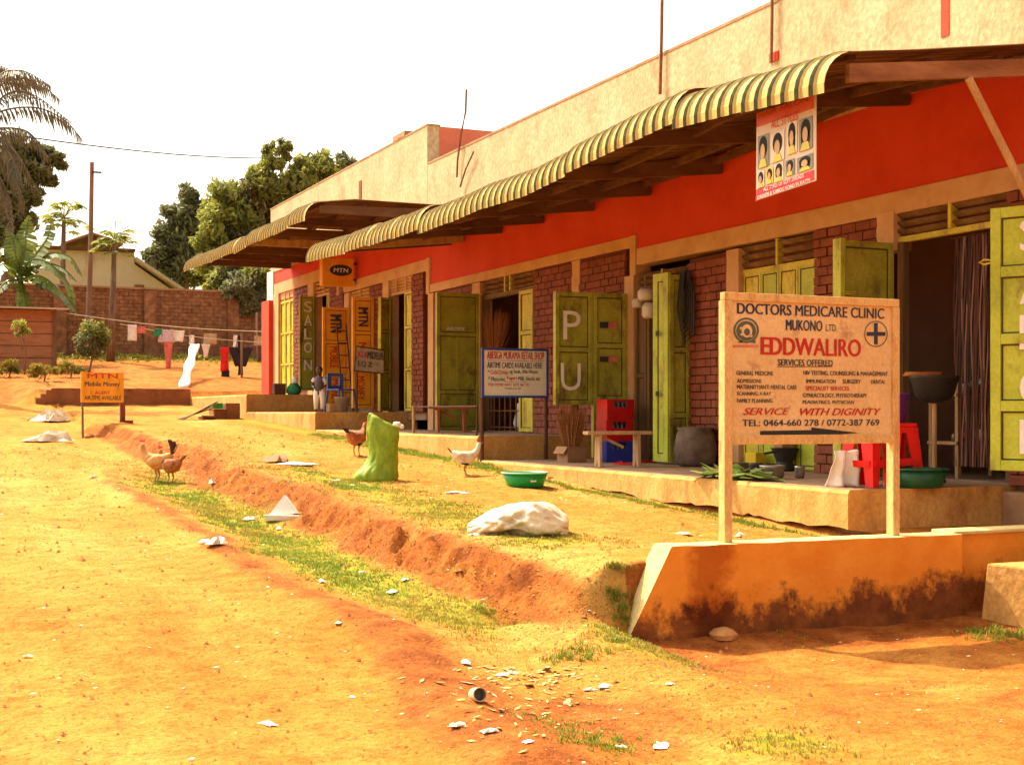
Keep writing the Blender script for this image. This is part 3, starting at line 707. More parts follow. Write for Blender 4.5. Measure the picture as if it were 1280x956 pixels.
MB().add([(-2.36,8.43,4.13),(-2.36,8.48,4.13),(-.02,8.48,4.43),(-.02,8.43,4.43),(-2.36,8.43,4.27),(-2.36,8.48,4.27),(-.02,8.48,4.57),(-.02,8.43,4.57)], [(0,3,2,1),(4,5,6,7),(0,1,5,4),(1,2,6,5),(2,3,7,6),(3,0,4,7)]).build('end_beam', M('warm_brown_beam', [(.14,.055,.022),(.24,.10,.04),(.34,.16,.07)], scale=4, stretch=(.4,1,2), rough=.85, bump=.3), aw, off=aw.location)
q0 = hy(1214, 97, 8.35); q1 = hy(1284, 238, 8.35)
q1 = Vector((-.03, 8.1, 3.0))
pp = Vector((q0.x, 8.38, q0.z)); pq = hy(1278, 232, 8.30); dd_ = (pq-pp); pe = pp+dd_*((-.02-pp.x)/dd_.x)
MB().tube([tuple(pp), tuple(pe)], .032, 8).build('brace_pole', m_lightwood, aw, off=aw.location)
aw2 = awning('shorter striped sheet awning over the far taller block', 22.75, 33.5,
             interp([(22.7,4.88),(25,4.90),(28.4,4.90),(33.5,5.02)]), .0, 10, [(22.85,0),(24.6,0),(26.3,0),(28.0,1),(29.8,0),(31.5,0),(33.3,0)])

# ------------------------------------------------------------------ foreground walls
def gtex_wall():
    m = bpy.data.materials.new('stained_orange_plaster'); m.use_nodes = True; t = m.node_tree; N = t.nodes; L = t.links
    b = N['Principled BSDF']; b.inputs['Roughness'].default_value = .9; b.inputs['Specular IOR Level'].default_value = .15
    g = N.new('ShaderNodeNewGeometry')
    def noi(sc, det, st=(1,1,1), ro=.62):
        mp = N.new('ShaderNodeMapping'); mp.inputs['Scale'].default_value = st; L.new(g.outputs['Position'], mp.inputs[0])
        n = N.new('ShaderNodeTexNoise'); n.inputs['Scale'].default_value = sc; n.inputs['Detail'].default_value = det; n.inputs['Roughness'].default_value = ro
        L.new(mp.outputs[0], n.inputs['Vector']); return n.outputs['Fac']
    def rmp(f, e0, c0, e1, c1):
        r = N.new('ShaderNodeValToRGB'); L.new(f, r.inputs[0]); e = r.color_ramp.elements
        e[0].position = e0; e[0].color = (*c0, 1); e[1].position = e1; e[1].color = (*c1, 1); return r.outputs[0]
    base = rmp(noi(3, 8), .3, (.74,.23,.022), .7, (.84,.33,.045))
    sep = N.new('ShaderNodeSeparateXYZ'); L.new(g.outputs['Position'], sep.inputs[0])
    mr = N.new('ShaderNodeMapRange'); mr.inputs[1].default_value = .05; mr.inputs[2].default_value = .74; mr.inputs[3].default_value = .63; mr.inputs[4].default_value = 0
    L.new(sep.outputs['Z'], mr.inputs[0])
    ad = N.new('ShaderNodeMath'); ad.operation = 'ADD'; L.new(mr.outputs[0], ad.inputs[0]); L.new(noi(2.6, 10, (1,1,.8), .7), ad.inputs[1])
    mx_ = N.new('ShaderNodeMapRange'); mx_.inputs[1].default_value = -4.4; mx_.inputs[2].default_value = -2.0; mx_.inputs[3].default_value = -.03; mx_.inputs[4].default_value = .02
    L.new(sep.outputs['X'], mx_.inputs[0])
    ad2 = N.new('ShaderNodeMath'); ad2.operation = 'ADD'; L.new(ad.outputs[0], ad2.inputs[0]); L.new(mx_.outputs[0], ad2.inputs[1])
    n5 = N.new('ShaderNodeMath'); n5.operation = 'MULTIPLY_ADD'; L.new(noi(11, 8, (1,1,1), .75), n5.inputs[0]); n5.inputs[1].default_value = .34; n5.inputs[2].default_value = -.17
    ad3 = N.new('ShaderNodeMath'); ad3.operation = 'ADD'; L.new(ad2.outputs[0], ad3.inputs[0]); L.new(n5.outputs[0], ad3.inputs[1])
    mask = rmp(ad3.outputs[0], .80, (0,0,0), .93, (1,1,1))
    mx = N.new('ShaderNodeMixRGB'); L.new(mask, mx.inputs[0]); L.new(base, mx.inputs[1]); L.new(rmp(noi(9, 6), .3, (.12,.035,.012), .7, (.28,.085,.02)), mx.inputs[2])
    sp = rmp(noi(13, 8, (1,1,1), .8), .64, (0,0,0), .70, (1,1,1))
    m2 = N.new('ShaderNodeMixRGB'); L.new(sp, m2.inputs[0]); L.new(mx.outputs[0], m2.inputs[1]); m2.inputs[2].default_value = (.20,.08,.03,1)
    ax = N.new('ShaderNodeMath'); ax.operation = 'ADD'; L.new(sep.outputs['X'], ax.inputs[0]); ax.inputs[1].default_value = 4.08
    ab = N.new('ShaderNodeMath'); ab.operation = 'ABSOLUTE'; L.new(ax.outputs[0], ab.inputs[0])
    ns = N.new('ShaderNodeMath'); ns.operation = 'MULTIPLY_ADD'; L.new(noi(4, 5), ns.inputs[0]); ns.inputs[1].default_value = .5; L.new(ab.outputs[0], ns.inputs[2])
    dk = rmp(ns.outputs[0], .34, (.62,.46,.36), .46, (1,1,1))  # broad darker patch near the left end, edge broken up by noise
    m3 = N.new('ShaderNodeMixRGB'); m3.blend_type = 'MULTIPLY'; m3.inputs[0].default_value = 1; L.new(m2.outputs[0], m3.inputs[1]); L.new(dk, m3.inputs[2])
    L.new(m3.outputs[0], b.inputs['Base Color'])
    bu = N.new('ShaderNodeBump'); bu.inputs['Strength'].default_value = .6; bu.inputs['Distance'].default_value = .02
    L.new(noi(18, 8, ro=.7), bu.inputs['Height']); L.new(bu.outputs[0], b.inputs['Normal'])
    return m
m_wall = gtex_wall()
m_walltop = M('pale_wall_capping', [(.52,.36,.13),(.62,.46,.19),(.68,.52,.24)], scale=4, rough=.9, bump=.4, dirt=((.36,.2,.08),.36,5,(1,1,1)))
fw = thing('low_wall', 'stained orange low wall with slanting end carrying the clinic sign', 'wall', (-3, 7.8, .1)); fo = Vector((-3, 7.8, .1))
mb = MB(); X0, X1 = -4.36, -1.9; n = 60
def wp(u, v, y):      # u along, v up; left end slants outwards towards its foot
    xl = -4.37-.53*(1-v); x = xl+(X1-xl)*u
    zt = .715-.01*u+.006*noise.noise(Vector((u*14, 0, 0))); zbm = -.25
    return (x, y+.008*noise.noise(Vector((u*9, v*4, 0))), zbm+(zt-zbm)*v)
K = 8
for i in range(n):
    for j in range(K):
        u0, u1, v0, v1 = i/n, (i+1)/n, j/K, (j+1)/K
        mb.quad(wp(u0,v0,7.72), wp(u1,v0,7.72), wp(u1,v1,7.72), wp(u0,v1,7.72), 0)
        mb.quad(wp(u1,v0,7.95), wp(u0,v0,7.95), wp(u0,v1,7.95), wp(u1,v1,7.95), 0)
    mb.quad(wp(i/n,1,7.72), wp((i+1)/n,1,7.72), wp((i+1)/n,1,7.95), wp(i/n,1,7.95), 1)
for j in range(K):
    mb.quad(wp(0,j/K,7.95), wp(0,j/K,7.72), wp(0,(j+1)/K,7.72), wp(0,(j+1)/K,7.95), 1)
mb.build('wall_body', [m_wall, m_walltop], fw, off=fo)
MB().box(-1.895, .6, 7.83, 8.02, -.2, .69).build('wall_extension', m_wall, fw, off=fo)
MB().box(-1.9, .6, 7.80, 8.05, .691, .72).build('capping', m_walltop, fw, off=fo, bevel=.01)
mb = MB()
mb.add([(-1.88,7.60,-.2),(-.5,7.60,-.2),(-.5,6.5,-.2),(-1.45,6.5,-.2),(-1.78,7.60,.50),(-.5,7.60,.50),(-.5,6.5,.47),(-1.38,6.5,.47)],
       [(0,1,5,4),(3,7,6,2),(0,4,7,3),(1,2,6,5),(4,5,6,7)])
o = mb.build('wall_block', [m_slab], None, off=(-1.3, 7, -.1), bevel=.015); tag(o, 'pale plastered block stepping out from the right end of the low wall', 'wall')

m_brownw = M('brown_wall_paint', [(.17,.062,.024),(.24,.09,.035),(.29,.12,.05)], scale=2.5, rough=.9, bump=.3, dirt=((.12,.045,.02),.4,4,(1,1,1)))
# long low brown retaining wall in the distance and the stub with steps
mb = MB(); n = 30
for i in range(n):
    x0 = -5.75+3.95*i/n; x1 = -5.75+3.95*(i+1)/n; f = sm(-5.75, -5.3, (x0+x1)/2)
    mb.box(x0, x1, 36.9, 37.12, 1.3, 1.95+.27*f+.01*noise.noise(Vector((i*.6,0,0))))
o = mb.build('retaining_wall', m_brownw, None, off=(-3.8, 37, 1.7)); tag(o, 'long low red brown retaining wall crossing below the laundry yard', 'wall')
st = thing('entrance_steps', 'stub of broken brown steps with a green scrap beside the far verandah', 'steps', (-2.5, 30, 1.4)); so = Vector((-2.5, 30, 1.4))
mb = MB(); mb.box(-2.40,-2.08,29.9,30.45,1.2,1.80); mb.box(-2.66,-2.40,29.9,30.45,1.2,1.66); mb.box(-2.90,-2.66,29.9,30.45,1.2,1.50)
mb.build('step_body', m_brownw, st, off=so, bevel=.02)
MB().box(-2.93,-2.66,29.86,30.48,1.501,1.53).box(-2.67,-2.4,29.87,30.47,1.661,1.68).build('tread', m_walltop, st, off=so)
mb = MB()
for k in range(3): mb.tbox(Matrix.Translation((-3.2+.05*k, 29.9-.1*k, 1.52+.03*k)) @ Matrix.Rotation(R(-18-4*k),4,'Y') @ Matrix.Rotation(R(10*k),4,'Z'), -.55, .6, -.04, .04, -.012, .012)
o = mb.build('timber_offcuts', m_frame, None, off=(-3.2, 29.9, 1.45)); tag(o, 'loose timber offcuts leaning on the broken steps', 'timber')
mb = MB().box(-2.66,-2.44,30.0,30.2,1.681,1.80); o = mb.build('green_container', m_basin, None, off=(-2.55,30.1,1.68)); tag(o, 'small bright green plastic container on the broken steps', 'container')
mb = MB().box(-1.55,-1.35,26.9,27.1,1.3,1.42); 

# ------------------------------------------------------------------ clinic sign
YS = 7.84
sg = thing('sign', 'cream clinic signboard on two posts standing on the low orange wall', 'sign', (-3.2, YS, .7)); sgo = Vector((-3.2, YS, .7))
TL = hy(903, 366, YS); TR = hy(1121, 374, YS); BL = hy(904, 549, YS); BR = hy(1120, 553, YS)
def sp(zx, zy, dy=0):      # point of the board from its rubbing in the close-up (zoomed) picture
    px = 880+zx/4.554; py = 350+zy/4.552; p = hy(px, py, YS); return Vector((p.x, YS+dy, p.z))
x0s, x1s = TL.x, TR.x; zts, zbs = (TL.z+TR.z)/2, (BL.z+BR.z)/2
tilt = (TR.z-TL.z)
MB().box(x0s+.03, x1s-.03, YS-.008, YS+.008, zbs+.03, zts-.03).build('board', m_board, sg, off=sgo)
fr = MB()
MB().box(x0s, x1s, YS-.03, YS+.03, zts-.055, zts).build('top_rail', m_signwood, sg, off=sgo, bevel=.004)
MB().box(x0s+.06, x1s-.055, YS-.028, YS+.028, zbs-.02, zbs+.045).build('bottom_rail', m_signwood, sg, off=sgo, bevel=.004)
for (xa, xb) in ((x0s-.002, x0s+.062), (x1s-.058, x1s+.002)):
    MB().box(xa, xb, YS-.032, YS+.045, .70, zts-.056 if True else 0).build('post', m_signwood, sg, off=sgo, bevel=.005)
def sl_(s, zx0, zy0, zx1, zy1, mat, shear=0, bold=.012):
    zm = (zx0+zx1)/2; a = sp(zx0, zy1, -.012); b_ = sp(zx1, zy0, -.012); a.z = sp(zm, zy1+1).z; b_.z = sp(zm, zy0+3).z; mb = MB()
    rise = (zx1-zx0)*.020/4.554  # lettering runs a touch downhill like the board
    U = Vector((b_.x-a.x, 0, 0)); V_ = Vector((0, 0, b_.z-a.z)); text(mb, s, a, U, V_, shear, bold)
    mb.build('lettering', mat, sg, off=sgo)
sl_('DOCTORS MEDICARE CLINIC', 182, 144, 1020, 206, m_navy, bold=.06)
sl_('MUKONO', 460, 226, 668, 288, m_navy, bold=.05)
sl_('LTD.', 688, 250, 752, 290, m_txtdark)
sl_('EDDWALIRO', 316, 328, 888, 430, m_txtred, bold=.08)
sl_('SERVICES OFFERED', 414, 450, 727, 488, m_txtdark, bold=.05)
for (s, a, b_, c, d, col_) in (
    ('GENERAL MEDICINE',178,515,388,541,0),('ADMISSIONS',182,560,322,584,0),('MATERNITY/ANTI NENTAL CARE',182,594,522,620,0),
    ('SCANNING, X-RAY',182,633,376,658,0),('FAMILY PLANNING',182,672,384,697,0),
    ('HIV TESTING, COUNSELING & MANAGEMENT',560,516,1040,546,0),('IMMUNISATION',576,562,744,586,0),('SURGERY',784,562,886,588,0),('DENTAL',946,565,1026,589,0),
    ('SPECIALIST SERVICES',574,601,820,627,1),('GYNEACOLOGY, PHYSIOTHERAPY',556,642,922,670,0),('PEADIATRICS, PHYSICIAN',556,682,848,706,0)):
    sl_(s, a, b_, c, d, m_txtred if col_ else m_txtdark, bold=.04)
sl_('SERVICE', 216, 724, 482, 766, m_txtred, shear=.35, bold=.07)
sl_('WITH DIGINITY', 541, 726, 1003, 768, m_txtred, shear=.35, bold=.07)
sl_('TEL: 0464-660 278 / 0772-387 769', 212, 790, 992, 828, m_navy, bold=.05)
def flatpoly(pts, mat, name='emblem', dy=-.012, par=sg, off=sgo, conv=sp, thick=.003):
    P = [conv(x, y, dy) for x, y in pts]; n = len(P); Q = [p+Vector((0, thick, 0)) for p in P]
    mb = MB(); mb.add(P+Q, [tuple(range(n)), tuple(range(2*n-1, n-1, -1))]+[(i, i+n, (i+1) % n+n, (i+1) % n) for i in range(n)]); return mb.build(name, mat, par, off=off)
flatpoly([(315,858),(606,853),(606,838),(870,868),(606,893),(606,878),(315,884)], m_black, 'arrow')
flatpoly([(412,492),(727,491),(727,494),(412,495)], m_txtdark, 'underline')
def ring(cx, cy, r0, r1, mat, dy=-.012, n=40, sy=1.0, name='emblem', par=sg, off=sgo, conv=sp):
    mb = MB()
    for i in range(n):
        a = 2*math.pi*i/n; b_ = 2*math.pi*(i+1)/n
        mb.quad(*[conv(cx+r*math.cos(t), cy+r*sy*math.sin(t), dy) for r, t in ((r0,a),(r1,a),(r1,b_),(r0,b_))])
    return mb.build(name, mat, par, off=off)
ring(973, 307, 62, 66, m_navy, sy=1.12)
flatpoly([(963,245),(983,245),(983,296),(1027,296),(1027,318),(983,318),(983,366),(963,366),(963,318),(921,318),(921,296),(963,296)], m_navy)
ring(235, 287, 62, 72, m_emblem, sy=1.0); ring(235, 290, 0.5, 56, m_emblem, sy=1.0)
ring(238, 290, 0.5, 30, m_board, dy=-.0135, sy=1.25); ring(238, 296, 0.5, 17, m_emblem, dy=-.015, sy=1.2)
ring(238, 262, 0.5, 10, m_board, dy=-.015)
ring(205, 275, 0.5, 8, m_board, dy=-.0135); ring(262, 318, 0.5, 8, m_board, dy=-.0135); ring(208, 310, 0.5, 7, m_board, dy=-.0135)
flatpoly([(184,356),(212,342),(212,358)], m_emblem); flatpoly([(262,358),(286,342),(290,358)], m_emblem)
sl_('UGANDA POLICE FORCE', 165, 368, 303, 382, m_txtred, bold=.0) if False else None
flatpoly([(162,370),(303,370),(303,382),(162,382)], m_clothpink, 'ribbon')

# ------------------------------------------------------------------ retail shop sign
YR = 16.95
rs = thing('sign', 'white retail shop signboard with blue frame on two dark posts', 'sign', (-1.35, YR, .95)); rso = Vector((-1.35, YR, .95))
def rp(zx, zy, dy=0):
    p = hy(560+zx/4.78, 420+zy/4.78, YR); return Vector((p.x, YR+dy, p.z))
a = rp(200, 70); b_ = rp(598, 370)
MB().box(a.x+.02, b_.x-.02, YR-.006, YR+.006, b_.z+.02, a.z-.02).build('board', m_board2, rs, off=rso)
MB().box(a.x, b_.x, YR-.018, YR+.018, a.z-.03, a.z).box(a.x, b_.x, YR-.018, YR+.018, b_.z, b_.z+.03).box(a.x, a.x+.03, YR-.0175, YR+.0175, b_.z+.03, a.z-.03).box(b_.x-.03, b_.x, YR-.0175, YR+.0175, b_.z+.03, a.z-.03).build('frame', m_navy2 if 'm_navy2' in globals() else flat('blue_frame', (.03,.06,.28), .5), rs, off=rso)
for x in (a.x+.02, b_.x-.02): MB().tube([(x, YR+.03, .93), (x, YR+.03, a.z-.05)], .028, 8).build('post', m_metal, rs, off=rso)
def rl(s, x0, y0, x1, y1, mat, bold=.015, shear=0):
    p = rp(x0, y1, -.010); q = rp(x1, y0, -.010); mb = MB(); text(mb, s, p, Vector((q.x-p.x,0,0)), Vector((0,0,q.z-p.z)), shear, bold); mb.build('lettering', mat, rs, off=rso)
rl('ABESIGA MUKAMA RETAIL SHOP', 230, 97, 572, 136, m_txtred, .03)
rl('AIRTIME CARDS AVAILABLE HERE', 232, 160, 558, 190, m_navy, .02)
rl('* Cold Drinks', 238, 203, 358, 228, m_txtred); rl('eg Soda, Afia-Water', 366, 203, 535, 228, m_txtdark)
rl('* Matooke', 238, 243, 338, 268, m_navy); rl('Yogurt', 346, 240, 410, 268, m_txtred, .02); rl('Milk, Snacks etc', 418, 243, 548, 268, m_txtdark)
rl('FOR MORE INFO. 0772 867 75', 240, 284, 480, 298, m_txtred); rl('Thank you all', 335, 308, 432, 320, m_txtdark)
for (x0, x1, y) in ((232, 570, 146), (330, 476, 273)):
    p = rp(x0, y, -.0095); q = rp(x1, y+3, -.0095); MB().box(p.x, q.x, YR-.0095, YR-.0075, q.z, p.z).build('underline', m_txtred, rs, off=rso)

# ------------------------------------------------------------------ orange mobile money sign
YM = 28.05
ms = thing('sign', 'small orange mobile money board on legs by the roadside', 'sign', (-5.25, YM, 1.36)); mso = Vector((-5.25, YM, 1.36))
def mp_(zx, zy, dy=0):
    p = hy(80+zx/10.62, 450+zy/10.62, YM); return Vector((p.x, YM+dy, p.z))
a = mp_(238, 165); b_ = mp_(778, 550)
MB().box(a.x, b_.x, YM-.012, YM+.012, b_.z, a.z).build('board', m_orange, ms, off=mso)
fr = MB().box(a.x-.02, a.x+.03, YM-.03, YM+.03, b_.z-.02, a.z+.02).box(b_.x-.03, b_.x+.02, YM-.03, YM+.03, b_.z-.02, a.z+.01).box(a.x+.031, b_.x-.031, YM-.02, YM+.02, b_.z-.02, b_.z+.01)
fr.build('frame', m_orange, ms, off=mso)
g0 = gz(-5.7, 28) - .03; g1 = gz(-4.85, 28)-.03
MB().tube([(a.x, YM-.16, g0), (a.x+.01, YM, b_.z)], .022, 6).build('leg', m_frame, ms, off=mso)
MB().tube([(a.x+.03, YM+.16, g0), (a.x+.01, YM+.01, b_.z)], .022, 6).build('leg', m_frame, ms, off=mso)
MB().box(b_.x-.05, b_.x+.05, YM-.03, YM+.05, g1, b_.z-.02).build('leg', m_brick, ms, off=mso)
MB().box(b_.x-.06, b_.x+.2, YM-.06, YM+.06, g1, g1+.07).build('foot', m_brick, ms, off=mso)
mb = MB(); mb.lathe([(.0,.0),(.09,.0),(.1,.05),(.06,.09),(0,.1)], (a.x+.12, YM-.22, g0+.02), 8, wob=.3); o = mb.build('stone', m_stone, None, off=(a.x+.12, YM-.22, g0)); tag(o, 'stone at the left foot of the orange mobile money board', 'stone')
def ml(s, x0, y0, x1, y1, mat, bold=.02, shear=0):
    p = mp_(x0, y1, -.015); q = mp_(x1, y0, -.015); mb = MB(); text(mb, s, p, Vector((q.x-p.x,0,0)), Vector((0,0,q.z-p.z)), shear, bold); mb.build('lettering', mat, ms, off=mso)
ml('MTN', 308, 180, 712, 242, m_txtred, .045); ml('Mobile Money', 275, 290, 740, 365, m_navy, .03); ml('AGENT', 408, 412, 612, 452, m_txtred, .03)
ml('AIR TIME AVAILABLE', 270, 474, 756, 528, m_txtdark, .015)

# lightbox projecting from the wall
YB = 27.9
a = hy(403, 322, YB); b_ = hy(442, 358, YB)
lb = thing('hanging_sign', 'orange projecting box sign with black oval badge above the far doors', 'sign', ((a.x+b_.x)/2, YB, b_.z)); lo_ = lb.location.copy()
MB().box(a.x, b_.x, YB, YB+.22, b_.z, a.z).build('box', m_orange, lb, off=lo_, bevel=.01)
MB().box(b_.x, .0, YB+.08, YB+.12, a.z-.12, a.z-.07).box(b_.x, .0, YB+.08, YB+.12, b_.z+.12, b_.z+.17).build('bracket', m_metal, lb, off=lo_)
cxp = hy(426, 338, YB); rx = hy(440, 338, YB).x-cxp.x; rz_ = cxp.z-hy(426, 345, YB).z
mb = MB(); mb.add([(cxp.x+rx*math.cos(t_), YB-.006, cxp.z+rz_*math.sin(t_)) for t_ in [2*math.pi*i/32 for i in range(32)]], [tuple(range(32))]); mb.build('badge', m_navy, lb, off=lo_)
mb = MB(); text(mb, 'MTN', Vector((cxp.x-rx*.66, YB-.012, cxp.z-rz_*.38)), Vector((rx*1.32,0,0)), Vector((0,0,rz_*.76)), .1, .04); mb.build('lettering', m_paper, lb, off=lo_)

# rusty small board in front of the orange leaf
YK = 25.2
def kp(zx, zy, dy=0):
    p = hy(440+zx/7.967, 420+zy/7.967, YK); return Vector((p.x, YK+dy, p.z))
k_ = thing('sign', 'small grey rust stained board lettered Kampala upside on the third verandah', 'sign', (kp(180,300).x, YK, 1.6)); k_['label'] = 'small dirty grey board with red and black capitals before the orange leaf'; ko = k_.location.copy()
c4 = [kp(38,100), kp(318,140), kp(318,375), kp(22,345)]
mb = MB(); mb.add(c4+[p+Vector((0,.03,0)) for p in c4], [(0,3,2,1),(4,5,6,7),(0,1,5,4),(1,2,6,5),(2,3,7,6),(3,0,4,7)]); mb.build('board', M('grey_board', [(.30,.24,.18),(.42,.35,.27)], scale=6, rough=.8, dirt=((.22,.1,.05),.42,8,(1,1,1))), k_, off=ko)
mb = MB()
for i in range(4): mb.tube([c4[i]+Vector((0,-.006,0)), c4[(i+1)%4]+Vector((0,-.006,0))], .012, 5)
mb.build('frame', m_metal, k_, off=ko)
mb = MB(); mb.tube([c4[3]+Vector((.06,.02,0)), Vector((c4[3].x+.06, YK+.02, 1.6))], .018, 6); mb.tube([c4[2]+Vector((-.05,.02,0)), Vector((c4[2].x-.05, YK+.02, 1.6))], .018, 6); mb.build('post', m_metal, k_, off=ko)
def kl(s, x0, y0, x1, y1, mat):
    p = kp(x0, y1, -.012); q = kp(x1, y0, -.012); mb = MB(); text(mb, s, p, Vector((q.x-p.x,0,-.03)), Vector((0,0,q.z-p.z)), 0, .03); mb.build('lettering', mat, k_, off=ko)
kl('KLA', 60, 145, 150, 205, m_txtred); kl('MIDEUR', 152, 155, 310, 225, m_txtdark); kl('LQ Z', 60, 245, 200, 305, m_txtdark)

# hairdresser poster hanging from the awning lip
PX = -2.40
def pp_(zx, zy, dx=0):
    px = 900+zx/5.333; py = 100+zy/5.335; p = hx(px, py, PX); return Vector((PX+dx, p.y, p.z))
po = thing('poster', 'red and white hairstyle poster hanging from the awning edge', 'poster', (PX, 9.1, 4.1)); poo = Vector((PX, 9.1, 4.1))
def pquad(pts, mat, name, dx=-.004, th_=.003):
    P = [pp_(x, y, dx) for x, y in pts]; n = len(P); Q = [p+Vector((th_, 0, 0)) for p in P]
    mb = MB(); mb.add(P+Q, [tuple(range(n)), tuple(range(2*n-1, n-1, -1))]+[(i, i+n, (i+1) % n+n, (i+1) % n) for i in range(n)]); return mb.build(name, mat, po, off=poo)
pw = M('poster_paper', [(.62,.50,.38),(.72,.60,.47)], scale=5, rough=.5, bump=.02, trans=.2)
pquad([(244,225),(640,90),(640,672),(240,806)], pw, 'sheet', 0, .006)
pquad([(246,228),(628,98),(628,190),(246,318)], M('poster_red_fade', [(.45,.06,.04),(.58,.13,.08)], scale=2, rough=.5, bump=.02), 'print')
pquad([(243,735),(628,600),(628,668),(241,802)], m_shopred, 'print')
def pt_(s, x0, y0, w_, h_, sl, mat, bold=.01):
    O = pp_(x0, y0, -.009); U = pp_(x0+w_, y0+sl*w_, -.009)-O; V_ = pp_(x0, y0-h_, -.009)-O
    mb = MB(); text(mb, s, O, U, V_, 0, bold); mb.build('lettering', mat, po, off=poo)
pt_('ALL STYLES', 345, 330, 180, 58, -.35, m_clothred)
pt_('HAIR SALON', 262, 262, 330, 40, -.35, M('faded_red', [(.35,.03,.02),(.42,.05,.03)]))
pt_('ALL TYPES OF SOFT DREADS', 295, 745, 270, 26, -.35, m_paper)
pt_('DREADS & KAROLI ROAD IN KATIN', 256, 798, 350, 24, -.34, m_paper)
def port(cx, cy, w_, h_, style, bgm):
    sk = -.35
    def q(u, v): return (cx+u*w_, cy+v*h_+sk*u*w_)
    pquad([q(-.5,-.5), q(.5,-.5), q(.5,.5), q(-.5,.5)], bgm, 'picture', -.006)
    def ell(u, v, a, b_, mat, dx, n=14, name='picture'):
        pquad([q(u+a*math.cos(2*math.pi*i/n), v+b_*math.sin(2*math.pi*i/n)) for i in range(n)], mat, name, dx)
    ell(0, -.12, .36, .34, m_hair, -.009)
    if style: ell(.0, .12, .34, .30, m_hair, -.009)
    pquad([q(-.36,.5), q(-.2,.25), q(.2,.25), q(.36,.5)], m_yellowpic, 'picture', -.011)
    ell(0, .02, .20, .24, m_skinpic, -.013)
m_yellowpic = flat('printed_yellow', (.66,.50,.06), .5); m_skinpic = flat('printed_skin', (.48,.30,.12), .5)
bgw = flat('picture_ground_pale', (.62,.55,.42), .5); bgg = flat('picture_ground_grey', (.20,.20,.15), .5)
port(292, 475, 74, 215, 0, bgg); port(388, 445, 88, 200, 0, bgw); port(484, 385, 66, 215, 1, bgw); port(575, 360, 88, 215, 1, bgg)
port(276, 665, 46, 110, 0, bgw); port(335, 640, 46, 105, 0, m_yellowpic); port(396, 615, 62, 125, 1, bgw); port(470, 585, 58, 105, 0, bgg); port(570, 555, 105, 100, 1, bgg)

# ------------------------------------------------------------------ props on the verandahs
FL = .952
def blob(prof, c, n=28, sx=1, sy=1, amp=.05, fr=3.0, lean=(0,0), seed=0):
    mb = MB()
    k = len(prof)
    for i, (r, z) in enumerate(prof):
        for j in range(n):
            a = 2*math.pi*j/n
            q = 1+amp*noise.noise(Vector((math.cos(a)*fr, math.sin(a)*fr, z*fr*2.2+seed)))*2
            mb.v.append((c[0]+r*q*math.cos(a)*sx+lean[0]*z, c[1]+r*q*math.sin(a)*sy+lean[1]*z, c[2]+z))
    for i in range(k-1):
        for j in range(n): mb.f.append((i*n+j, i*n+(j+1)%n, (i+1)*n+(j+1)%n, (i+1)*n+j)); mb.m.append(0)
    mb.f.append(tuple(range(n))[::-1]); mb.m.append(0); mb.f.append(tuple((k-1)*n+j for j in range(n))); mb.m.append(0)
    return mb

# red stools
def stool():
    s = thing('stool', 'red plastic stool behind the right post of the clinic sign', 'stool', (0,0,0))
    h = .46; wt = .15; wb = .20
    seat = MB(); seat.box(-wt, wt, -wt, wt, h-.03, h)
    seat.build('seat', m_stoolred, s, bevel=.012)
    MB().box(-wt-.006, wt+.006, -wt-.006, wt+.006, h-.075, h-.031).build('apron', m_stoolred, s, bevel=.006)
    for sx in (-1, 1):
        for sy in (-1, 1):
            mb = MB(); t0 = .045
            def c(x, y, r_, z): return [(x-r_*(sx > 0)*1, y-r_*(sy > 0), z)]
            xt, yt, xb, yb_ = sx*wt, sy*wt, sx*wb, sy*wb
            P = []
            for (x, y, z, tt) in ((xb, yb_, 0, .085), (xt, yt, h-.03, .135)):
                P += [(x, y, z), (x-sx*tt, y, z), (x-sx*tt, y-sy*.015, z), (x-sx*.015, y-sy*.015, z), (x-sx*.015, y-sy*tt, z), (x, y-sy*tt, z)]
            f = [tuple(range(5, -1, -1)), tuple(range(6, 12))]+[(i, (i+1) % 6, (i+1) % 6+6, i+6) for i in range(6)]
            mb.add(P, f); mb.build('leg', m_stoolred, s)
    for sx in (-1, 1):
        MB().box(sx*.183-.006, sx*.183+.006, -.15, .15, .15, .20).build('rung', m_stoolred, s)
        MB().box(-.15, .15, sx*.183-.006, sx*.183+.006, .15, .20).build('rung', m_stoolred, s)
    return s
s1 = stool()
for ch in s1.children: ch.location = (0, 0, 0)
p = hz(1088, 608, .952); s1.location = (p.x+.02, p.y+.05, FL); s1.rotation_euler = (0,0,.25); s1['label'] = 'red plastic stool seen under the clinic board beside the white cloth'; s1.scale = (.95,.95,1.15)
p = hz(1135, 608, .952); s2 = dup(s1, (p.x+.07, p.y+.26, FL), -.1, 'red plastic stool carrying the purple bucket right of the clinic sign'); s2.scale = (.95,.95,1.2)
s1['group'] = s2['group'] = 'red plastic stools on the near verandah'
zst = FL+.46*1.2
mb = MB(); mb.lathe([(.0,.0),(.095,.0),(.128,.25),(.135,.25),(.135,.262),(.122,.262),(.09,.012),(0,.012)], (s2.location.x, s2.location.y, zst), 28)
o = mb.build('bucket', m_purple, None, off=(s2.location.x, s2.location.y, zst), smooth=True); tag(o, 'purple plastic bucket standing on the right red stool', 'bucket')
